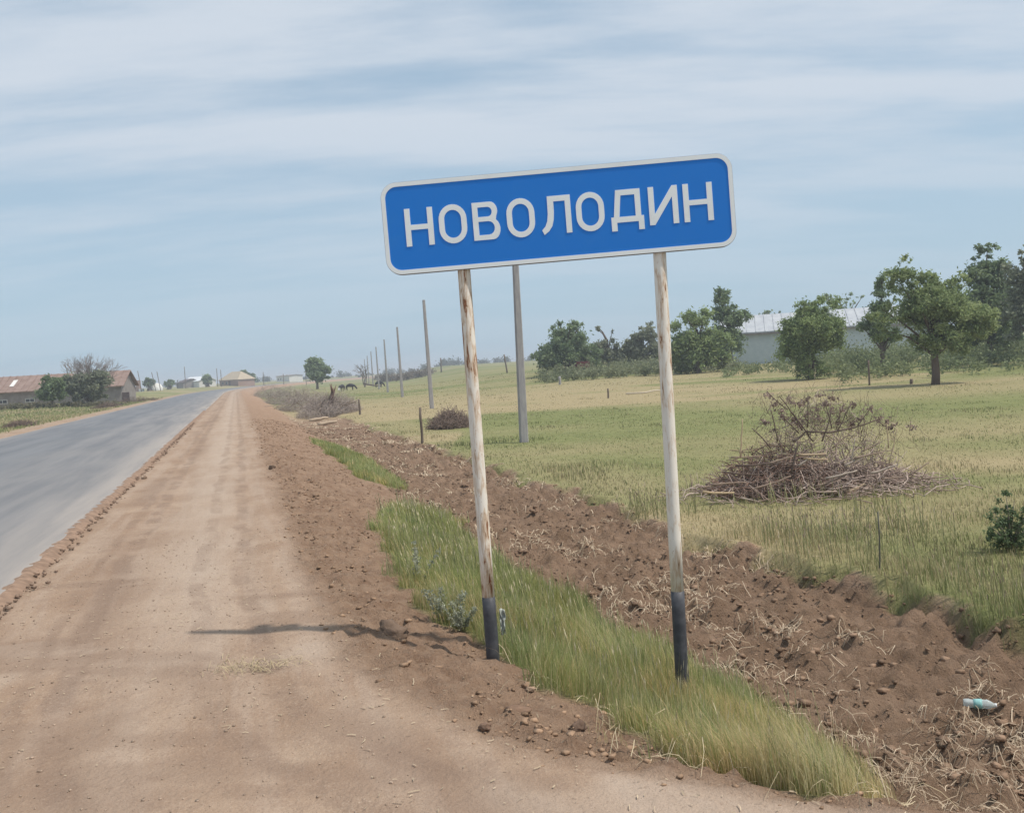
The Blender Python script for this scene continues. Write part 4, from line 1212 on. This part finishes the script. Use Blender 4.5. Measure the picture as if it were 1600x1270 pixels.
for q in range(5):
    acc.tube([(0, 0, 30 * kk), (rng.normal(0, .25), rng.normal(0, .15), 42 * kk + .3 * rng.random())], [.08, .015], 5, np.array([.16, .10, .08]))
acc.build('stump', MAT['bark'], st_o, smooth=False)
acc = Acc(); twig_tree(acc, (-.6, 0, -.1), 1.5, .5, 5, 3, .05, (.18, .14, .125)); acc.build('dry_shoots', MAT['bark'], st_o)
for (px, py, lab) in [(498, 658, 'pale splintered log lying at the near end of the brush row'), (512, 664, 'second pale log crossing the bank below the brush row')]:
    p = spot(px, py); kk = depth_of(p) / FPX
    acc = Acc(); stick_arrays((0, 0, .12), np.array([1, .3, .1]), 30 * kk, 3.2 * kk, np.array([.42, .33, .24]), acc, 8, 6, .1)
    o = acc.build('fallen_log', MAT['bark'], smooth=True); o.location = p; tag(o, lab, 'log', 'pale logs by the brush row')
p = spot(705, 668); kk = depth_of(p) / FPX
t_o = thing('dry_bush', 'low reddish-brown dry bush in the field behind the rusty sign post', 'bush', p)
twig_heap('twigs', t_o, 0, 0, 34 * kk, 1.2, 24 * kk, 1200, .8, .012, (np.array([.15, .11, .09]), np.array([.24, .18, .145])), steep=1.2)
for (px, py, wpx, lab) in [(28, 668, 46, 'low heap of dark brush at the left edge of the photograph across the road'), (215, 628, 70, 'long low brush row across the road below the barn gable'), (165, 638, 50, 'reddish dry weeds across the road in front of the barn')]:
    p = spot(px, py); kk = depth_of(p) / FPX
    t_o = thing('roadside_brush', lab, 'brush heap', p, group='brush heaps across the road')
    twig_heap('twigs', t_o, 0, .3, wpx / 2 * kk, .8, 9 * kk, 500, .6, .014, (np.array([.14, .10, .085]), np.array([.22, .165, .13])), steep=.6)
# long pale poles lying in the field
for (x0_, y0_, x1_, y1_, lab) in [(978, 617, 1052, 611, 'long pale pole lying in the grass behind the whiter sign post')]:
    a, b = spot(x0_, y0_), spot(x1_, y1_)
    acc = Acc(); d3 = b - a
    acc.tube([(0, 0, .08), tuple(d3 * .4 + Vector((0, 0, .05))), tuple(d3 * .62 + Vector((0, 0, .14))), tuple(d3 + Vector((0, 0, .08)))], [.05] * 4, 6, np.array([.55, .48, .38]))
    o = acc.build('fallen_pole', MAT['bark']); o.location = a; tag(o, lab, 'pole')

# ------------------------------------------------------------------ small plants
def wormwood(px, py, h, n, label, tones=(np.array([.25, .27, .19]), np.array([.44, .45, .35]))):
    p = spot(px, py)
    t_o = thing('wormwood_plant', label, 'plant', p, group='silvery plants in the ditch grass')
    a1, a2 = Acc(), Acc(); C = []
    for _ in range(n):
        a = rng.random() * 6.28; tip = np.array([math.cos(a) * .13 * rng.random() * 2, math.sin(a) * .1, h * (.7 + .4 * rng.random())])
        a1.tube([(0, 0, -.02), tip * .5, tip], [.004, .003, .0015], 4, np.array([.25, .26, .20]))
        for u in np.linspace(.3, 1, 6): C.append(tip * u)
    leaf_cloud(a2, np.array(C), np.full(len(C), .03), 90 * n, .013, tones)
    a1.build('stem', MAT['bark'], t_o); a2.build('foliage', MAT['leaf'], t_o)
wormwood(655, 918, .36, 5, 'tall thin silvery wormwood plant at the left edge of the ditch grass')
wormwood(690, 972, .22, 9, 'low silvery wormwood plant next to the big dark clod')
wormwood(722, 985, .20, 8, 'bushy silvery wormwood plant nearest the left sign post')
# green shrub on right edge
p = spot(1578, 862)
t_o = thing('thorny_shrub', 'green thorny shrub with grey stems at the right edge of the field', 'shrub', p)
a1, a2 = Acc(), Acc(); C = []
kk = depth_of(p) / FPX
for (dx, dz) in [(-45, 45), (-20, 90), (-5, 82), (20, 60), (-30, 20), (10, 30), (38, 84), (42, 40), (-42, 62), (0, 50), (-15, 60)]:
    tip = np.array([(dx + .06 * dz) * kk, rng.normal(0, .15), dz * kk])
    a1.tube([(0, 0, -.05), tip * np.array([.35, .5, .5]), tip], [.012, .009, .003], 5, np.array([.22, .19, .15]))
    for u in np.linspace(.35, 1.05, 7): C.append(tip * np.array([u ** 1.4, u, u]) + rng.normal(0, .03, 3))
leaf_cloud(a2, np.array(C), np.full(len(C), .065), 2600, .02, (np.array([.07, .11, .055]), np.array([.17, .22, .11])))
a1.build('stems', MAT['bark'], t_o); a2.build('foliage', MAT['leaf'], t_o)

# ------------------------------------------------------------------ plastic bottle
def lathe(profile, n=20):
    V = []; 
    for (z, r) in profile:
        for i in range(n):
            a = 6.2832 * i / n; V.append((r * math.cos(a), r * math.sin(a), z))
    V = np.array(V); k = len(profile)
    i = np.arange(k - 1)[:, None] * n; j = np.arange(n)[None, :]; j2 = (j + 1) % n
    q = np.stack([i + j, i + j2, i + n + j2, i + n + j], -1).reshape(-1, 4)
    V = np.vstack([V, [0, 0, profile[0][0]], [0, 0, profile[-1][0]]])
    jj = np.arange(n); jn = (jj + 1) % n
    t3 = np.vstack([np.stack([jn, jj, np.full(n, k * n)], -1), np.stack([(k - 1) * n + jj, (k - 1) * n + jn, np.full(n, k * n + 1)], -1)])
    return V, q, t3
p = spot(1531, 1108)
bt = thing('plastic_bottle', 'crumpled clear plastic bottle with turquoise label lying on the dug earth', 'bottle', p + Vector((0, 0, .035)))
m, t, b = newmat('clear_plastic'); b.inputs['Base Color'].default_value = (.75, .86, .86, 1); b.inputs['Roughness'].default_value = .12; b.inputs['Transmission Weight'].default_value = .55; b.inputs['IOR'].default_value = 1.2; m_pl = m
t.links.new(mix(t, noise(t, 30, 3, .5, coords(t)), (.62, .72, .72), (.85, .92, .92)), b.inputs['Base Color'])
m_lab = simple('turquoise_label', (.22, .45, .44), (.30, .54, .52), 30, .4)
m_cap = simple('bottle_cap', (.6, .62, .62), (.7, .72, .72), 30, .4)
rot = Matrix.Rotation(math.radians(-24), 4, 'Z') @ Matrix.Rotation(math.radians(90), 4, 'Y')
def bpart(name, prof, mat, crumple=0.0):
    V, q, t3 = lathe(prof)
    V = V + crumple * (np.stack([vnoise(V[:, 2] * 60, V[:, 0] * 60, 1), vnoise(V[:, 2] * 60, V[:, 1] * 60, 2), V[:, 2] * 0 + .5], -1) - .5)
    V = np.array([(rot @ Vector(v))[:] for v in V])
    return mk(name, V, [q, t3], mat, bt, smooth=True)
bpart('bottle_body', [(-.105, .020), (-.10, .031), (-.07, .032), (-.05, .029), (-.03, .031), (.03, .031), (.045, .032), (.065, .028), (.085, .014), (.095, .0125)], m_pl, .012)
bpart('label_band', [(-.04, .0325), (-.02, .034), (.0, .034), (.015, .0325)], m_lab, .006)
bpart('cap', [(.092, .0145), (.108, .0145)], m_cap)
# white rag caught behind the left post
p = spot(783, 1000)
gx, gy = np.meshgrid(np.linspace(0, 1, 9), np.linspace(0, 1, 14), indexing='ij'); gx = gx.ravel(); gy = gy.ravel()
V = np.stack([(gx - .5) * .035 + .02 * (vnoise(gx * 4, gy * 7, 2) - .5), .05 * (vnoise(gx * 5, gy * 6, 5) - .5), gy * .17 + .02 * vnoise(gx * 6, gy * 3, 8)], -1)
i9 = (np.arange(8)[:, None] * 14 + np.arange(13)[None, :]).ravel()
m_rag = simple('pale_film', (.34, .37, .33), (.45, .47, .43), 25, .6)
o = mk('plastic_scrap', V, [np.stack([i9, i9 + 14, i9 + 15, i9 + 1], -1)], m_rag, smooth=True)
so = o.modifiers.new('thickness', 'SOLIDIFY'); so.thickness = .002
o.location = (pA[0].x + .075, pA[0].y + .06, pA[0].z + .10)
tag(o, 'scrap of whitish plastic caught in the grass against the left post', 'litter')

# ------------------------------------------------------------------ buildings
m_shedwall = simple('pale_blue_grey_wall', (.46, .53, .56), (.53, .59, .61), 1.5, .7, bs=.1)
m_shedroof = simple('pale_sheet_roof', (.36, .38, .41), (.46, .48, .50), 1.2, .5)
m_brownroof = simple('weathered_brown_roof', (.20, .135, .11), (.28, .20, .168), 1.2, .9, bs=.2, bd=.05)
m_greywall = simple('old_grey_wall', (.20, .175, .165), (.29, .26, .24), 1.5, .9)
m_brick = simple('reddish_brick_wall', (.26, .17, .14), (.34, .235, .19), 2, .9)
m_tan = simple('tan_sheet_roof', (.38, .31, .22), (.45, .38, .28), 1.5, .8)
m_whitew = simple('whitewash', (.60, .59, .55), (.72, .71, .68), 2, .8)
m_whiteroof = simple('bright_tin_roof', (.66, .68, .70), (.78, .8, .82), 2, .5)
m_glass = simple('dark_window_glass', (.03, .035, .045), (.05, .055, .07), 3, .15, spec=.5)
m_door = simple('dark_wood_door', (.07, .05, .05), (.11, .08, .075), 5, .7)
m_red = simple('dull_red_paint', (.10, .018, .02), (.14, .03, .03), 4, .7)
def building(name, label, P0, P1, width, wall_h, roof_h, mw, mroof, over=.35, hip=0.0, openings=(), sheets=0, extra=None, group=None):
    """front wall runs from P0 to P1 (left to right as seen), the body lies behind it"""
    P0 = Vector((P0[0], P0[1], 0)); P1 = Vector((P1[0], P1[1], 0))
    ax = (P1 - P0); Ln = ax.length; ang = math.atan2(ax.y, ax.x)
    zb = min(Hs(P0.x, P0.y), Hs(P1.x, P1.y)) 
    t_o = thing(name, label, 'building', (P0.x, P0.y, zb), ang, group)
    bm = bmesh.new()
    add_box(bm, 0, Ln, 0, width, -.5, wall_h)
    # gables
    if not hip:
        for xg in (0.0, Ln - .2):
            a = [bm.verts.new(q) for q in ((xg, .0, wall_h), (xg, width, wall_h), (xg, width / 2, wall_h + roof_h - .08))]
            b_ = [bm.verts.new(q) for q in ((xg + .2, .0, wall_h), (xg + .2, width, wall_h), (xg + .2, width / 2, wall_h + roof_h - .08))]
            bm.faces.new(a[::-1]); bm.faces.new(b_)
            for i in range(3): bm.faces.new((a[i], a[(i + 1) % 3], b_[(i + 1) % 3], b_[i]))
    bobj('wall', bm, mw, t_o)
    # roof: two slabs (or hipped)
    bm = bmesh.new(); oz = .12
    sl = roof_h / (width / 2)
    x0_, x1_ = -over, Ln + over
    e0 = wall_h - over * sl + .02
    hipx = hip
    top = [(x0_ + hipx, width / 2, wall_h + roof_h), (x1_ - hipx, width / 2, wall_h + roof_h)]
    lowf = [(x0_, -over, e0), (x1_, -over, e0)]; lowb = [(x0_, width + over, e0), (x1_, width + over, e0)]
    def slabf(q):
        a = [bm.verts.new(v) for v in q]; b_ = [bm.verts.new((v[0], v[1], v[2] + oz)) for v in q]
        bm.faces.new(a[::-1]); bm.faces.new(b_)
        for i in range(len(q)): bm.faces.new((a[i], a[(i + 1) % len(q)], b_[(i + 1) % len(q)], b_[i]))
    slabf([lowf[0], lowf[1], top[1], top[0]]); slabf([top[0], top[1], lowb[1], lowb[0]])
    if hip:
        slabf([lowf[1], lowb[1], top[1]]); slabf([lowb[0], lowf[0], top[0]])
    roof = bobj('roof', bm, mroof, t_o)
    # sheet seams standing on the front slope
    if sheets:
        bm = bmesh.new()
        for i in range(1, sheets):
            xx = x0_ + (x1_ - x0_) * i / sheets
            ysl = math.hypot(width / 2 + over, roof_h + over * sl)
            mm_ = Matrix.Translation((xx, -over, e0 + oz + .005)) @ Matrix.Rotation(math.atan2(roof_h + over * sl, width / 2 + over), 4, 'X')
            add_box(bm, -.04, .04, 0, ysl, -.003, .05, mm_)
        sm_ = bobj('sheet_seams', bm, mroof, roof); sm_['kind'] = 'stuff'
    for (kind, x0o, x1o, z0, z1) in openings:
        bm = bmesh.new(); add_box(bm, x0o, x1o, -.06, .05, z0, z1)
        fr = bobj(kind, bm, {'window': m_whitew, 'door': m_door, 'opening': m_door}[kind], t_o)
        if kind == 'window':
            mx_ = (x0o + x1o) / 2; q = .06
            for xa, xb in ((x0o + q, mx_ - .03), (mx_ + .03, x1o - q)):
                bm = bmesh.new(); add_box(bm, xa, xb, -.075, -.055, z0 + q, z1 - q); bobj('pane', bm, m_glass, fr)
    return t_o, Ln, zb, roof
def gp(px, D): 
    q = on_ground(px, D); return (q.x, q.y)
# grey shed on the right
sh, Ln, zb, rf_ = building('long_shed', 'long pale grey shed with light sheet roof half hidden behind the trees', gp(1130, 104), gp(1480, 98), 9, 3.75, 2.0, m_shedwall, m_shedroof, over=.3, sheets=24)
bm = bmesh.new()
for i in range(1, 60): add_box(bm, Ln * i / 60 - .03, Ln * i / 60 + .03, -.03, -.003, -.3, 3.5)
o = bobj('wall_ribs', bm, m_shedwall, sh); o['kind'] = 'stuff'
bm = bmesh.new(); add_box(bm, -.3, Ln + .3, -.42, -.31, 3.42, 3.60); bobj('eaves_gutter', bm, m_greywall, sh)
# barn across the road
bn, Ln, zb, rf_ = building('long_barn', 'long low barn with faded brown roof across the road', gp(-130, 112), gp(189, 117), 9.5, 2.25, 1.9, m_greywall, m_brownroof, over=.45, sheets=30,
    openings=[('window', 6 + 3.2 * i, 7.1 + 3.2 * i, .75, 1.25) for i in range(5)] + [('door', 24.0, 24.9, -.1, 1.3)])
bm = bmesh.new(); sl = math.atan2(1.9, 4.75)
mm_ = Matrix.Translation((Ln * .43, 1.2, 2.25 + 1.2 * 1.9 / 4.75 + .15)) @ Matrix.Rotation(sl, 4, 'X')
add_box(bm, 0, .5, 0, 2.2, 0, .05, mm_); bobj('skylight', bm, m_whitew, rf_)
bm = bmesh.new(); add_box(bm, Ln * .735, Ln * .735 + 1.1, 3.2, 3.9, 3.3, 4.5); bobj('chimney', bm, m_whitew, rf_)
# village houses
def Bpx(name, label, px0, px1, D, wh, rh, mw, mr, **kw):
    return building(name, label, gp(px0, D), gp(px1, D * .98), kw.pop('width', 7), wh, rh, mw, mr, group='houses of the far village', **kw)
Bpx('village_house', 'small far house with bright tin roof and dark open gable end', 285, 311, 330, 2.3, 1.5, m_whitew, m_whiteroof, openings=[('window', 2, 3.2, .8, 1.8), ('door', 4.4, 5.3, 0, 1.9)])
bm = bmesh.new()
o, *_ = Bpx('village_house', 'far annexe with dark doorway left of the tin-roofed house', 276, 286, 330, 2.0, 1.2, m_greywall, m_door, openings=[('opening', .4, 2.0, .1, 1.8)])
Bpx('village_house', 'far reddish house with tan pyramid roof', 343, 372, 320, 2.5, 2.6, m_brick, m_tan, hip=3.0, openings=[('window', 1.4, 2.5, .8, 1.8), ('window', 3.6, 4.7, .8, 1.8), ('door', 5.6, 6.4, 0, 2.0)])
Bpx('village_house', 'tiny white flat-looking building near the road bend', 432, 452, 420, 2.8, .35, m_whitew, m_greywall, openings=[('window', 1.2, 2.2, 1.0, 1.9), ('window', 3.6, 4.6, 1.0, 1.9)])
# ruins and crooked posts left of the village
rp = on_ground(212, 260)
ru = thing('ruined_hut', 'crumbling reddish hut remains with white rubble left of the far village', 'ruin', rp)
bm = bmesh.new(); add_box(bm, -2.6, -1.4, 0, 1.6, -.3, 2.3); add_box(bm, -1.39, .1, .1, 1.5, -.3, 1.5); add_box(bm, .11, .9, 0, 1.6, -.3, 3.3); bobj('wall', bm, m_brick, ru)
bm = bmesh.new(); add_box(bm, -3.2, -2.65, -.4, .9, -.2, .9, None); bobj('rubble', bm, m_whitew, ru)
bm = bmesh.new(); add_box(bm, .95, 2.1, -.3, .8, -.2, .8); bobj('rubble', bm, m_whitew, ru)
rp = on_ground(243, 262)
V, Fc = I3 * np.array([2.0, 1.3, 1.9]) * (1 + .4 * (fbm(I3[:, 0] * 2 + 9, I3[:, 1] * 2 + I3[:, 2], 3, 5) - .5))[:, None], IF3
o = mk('white_heap', V, [Fc], m_whitew, smooth=False); o.location = rp + Vector((0, 0, .2)); tag(o, 'white heap of lime beside the crooked far posts', 'heap')
for (px, yt, lab, ln) in [(195.5, 582, 'thin far post just right of the barn gable', 0), (221, 577, 'tall crooked far post over the ruined hut', -.12), (243, 579, 'left one of two leaning far posts by the white heap', -.15), (250.5, 578, 'right one of two leaning far posts by the white heap', -.12),
                          (290, 572, 'far post behind the tin-roofed house', 0), (340, 574, 'far post left of the pyramid-roofed house', 0), (346, 576, 'fainter far post left of the pyramid-roofed house', 0), (412, 578, 'far post between village tree and white building', 0), (443, 580, 'far post standing at the white building', 0), (478, 572, 'far post seen just left of the lone round tree', 0)]:
    yh = 618 - .0594 * px + 5
    wood_post(px, yh, yt, lab, 1.1, D=300 if px > 260 else 240, lean=ln, group='thin far posts around the village')
# cream van/tank under the grove, dark red
p = on_ground(909, 104); 
rt = thing('red_trailer', 'dull dark-red trailer standing under the grove trees', 'trailer', p, .15)
bm = bmesh.new(); add_box(bm, -.8, .8, -.6, .6, .55, 1.55); bmesh.ops.bevel(bm, geom=bm.edges[:], offset=.08, segments=2, affect='EDGES'); bobj('tank_body', bm, m_red, rt)
for xx in (-.45, .45):
    V, q, t3 = lathe([(-.1, .28), (-.08, .32), (.08, .32), (.1, .28)], 16); V = V[:, [0, 2, 1]] + np.array([xx, -.5, .3])
    mk('wheel', V, [q, t3], m_door, rt)
bm = bmesh.new(); add_box(bm, .8, 1.7, -.05, .05, .55, .65); bobj('tow_bar', bm, m_door, rt)

# ------------------------------------------------------------------ cows
m_cow = simple('black_cow_coat', (.018, .016, .018), (.03, .027, .027), 3, .8)
m_cow2, t, b = newmat('piebald_cow_coat')
t.links.new(mix(t, rng_map(t, noise(t, 1.3, 2, .5, coords(t)), .49, .53), (.02, .018, .02), (.6, .58, .55)), b.inputs['Base Color']); b.inputs['Roughness'].default_value = .85
def cow(px, py, D, label, mat, rz):
    p = on_ground(px, D)
    c_ = thing('cow', label, 'cow', p, rz, 'cows grazing near the far poles'); c_.scale = (.78, .78, .78)
    v = [(-.75, 0, 1.18), (-.35, 0, 1.12), (.1, 0, 1.08), (.55, 0, 1.12), (.85, 0, 1.05), (1.15, 0, .72), (1.35, 0, .38), (1.5, 0, .16),      # rump..muzzle, grazing
         (-.72, .2, .85), (-.80, .2, .5), (-.74, .2, .0), (-.72, -.2, .85), (-.80, -.2, .5), (-.70, -.2, .0),
         (.5, .19, .75), (.52, .19, .42), (.5, .19, .0), (.5, -.19, .75), (.50, -.19, .42), (.56, -.19, .0), (-.92, 0, 1.0), (-.98, 0, .45)]
    e = [(0, 1), (1, 2), (2, 3), (3, 4), (4, 5), (5, 6), (6, 7), (0, 8), (8, 9), (9, 10), (0, 11), (11, 12), (12, 13), (3, 14), (14, 15), (15, 16), (3, 17), (17, 18), (18, 19), (0, 20), (20, 21)]
    r = [.36, .42, .45, .40, .27, .20, .19, .11, .15, .08, .06, .15, .08, .06, .12, .075, .055, .12, .075, .055, .04, .03]
    me = bpy.data.meshes.new('body'); me.from_pydata(v, e, []); me.materials.append(mat)
    o = bpy.data.objects.new('body', me); col.objects.link(o); o.parent = c_
    sk = o.modifiers.new('skin', 'SKIN'); sk.use_smooth_shade = True
    for q, rr in zip(me.skin_vertices[0].data, r): q.radius = (rr, rr)
    me.skin_vertices[0].data[0].use_root = True
    ss = o.modifiers.new('sub', 'SUBSURF'); ss.levels = 1; ss.render_levels = 1
    for sy in (-1, 1):
        bm = bmesh.new(); add_box(bm, 1.16, 1.24, *sorted((sy * .10, sy * .26)), .50, .60); bobj('ear', bm, mat, c_)
    return c_
cow(546, 608, 150, 'solid black cow grazing right of the lone tree', m_cow, math.radians(-5))
cow(533, 610, 143, 'black and white cow with lowered head facing away left of the solid black cow', m_cow2, math.radians(250))
cow(591, 609, 160, 'dark cow grazing by a fallen trunk between the far poles', m_cow, math.radians(-15))
p = on_ground(581, 158)
acc = Acc(); stick_arrays((0, 0, .5), np.array([1, 0, -.22]), 3.2, .16, np.array([.12, .09, .08]), acc, 7, 6, .05)
o = acc.build('fallen_log', MAT['bark']); o.location = p; tag(o, 'dark fallen trunk leaning by the far cow', 'log')

HAZE = True  # added volume, lifts the blacks like a veil of window glass
if HAZE:
    m = bpy.data.materials.new('haze'); m.use_nodes = True; t = m.node_tree; t.nodes.clear()
    pv = N(t, 'ShaderNodeVolumePrincipled'); pv.inputs['Density'].default_value = .0010
    pv.inputs['Color'].default_value = (.86, .92, 1.0, 1)
    mo = N(t, 'ShaderNodeOutputMaterial'); t.links.new(pv.outputs[0], mo.inputs['Volume'])
    bm = bmesh.new(); add_box(bm, -5500, 5500, -1500, 5500, -2.6, 16)
    o = bobj('haze', bm, m); o['kind'] = 'stuff'; o['label'] = 'added thin haze imitating the veil of window glass'
print('tris', sum(len(m_.polygons) * 2 for m_ in bpy.data.meshes))
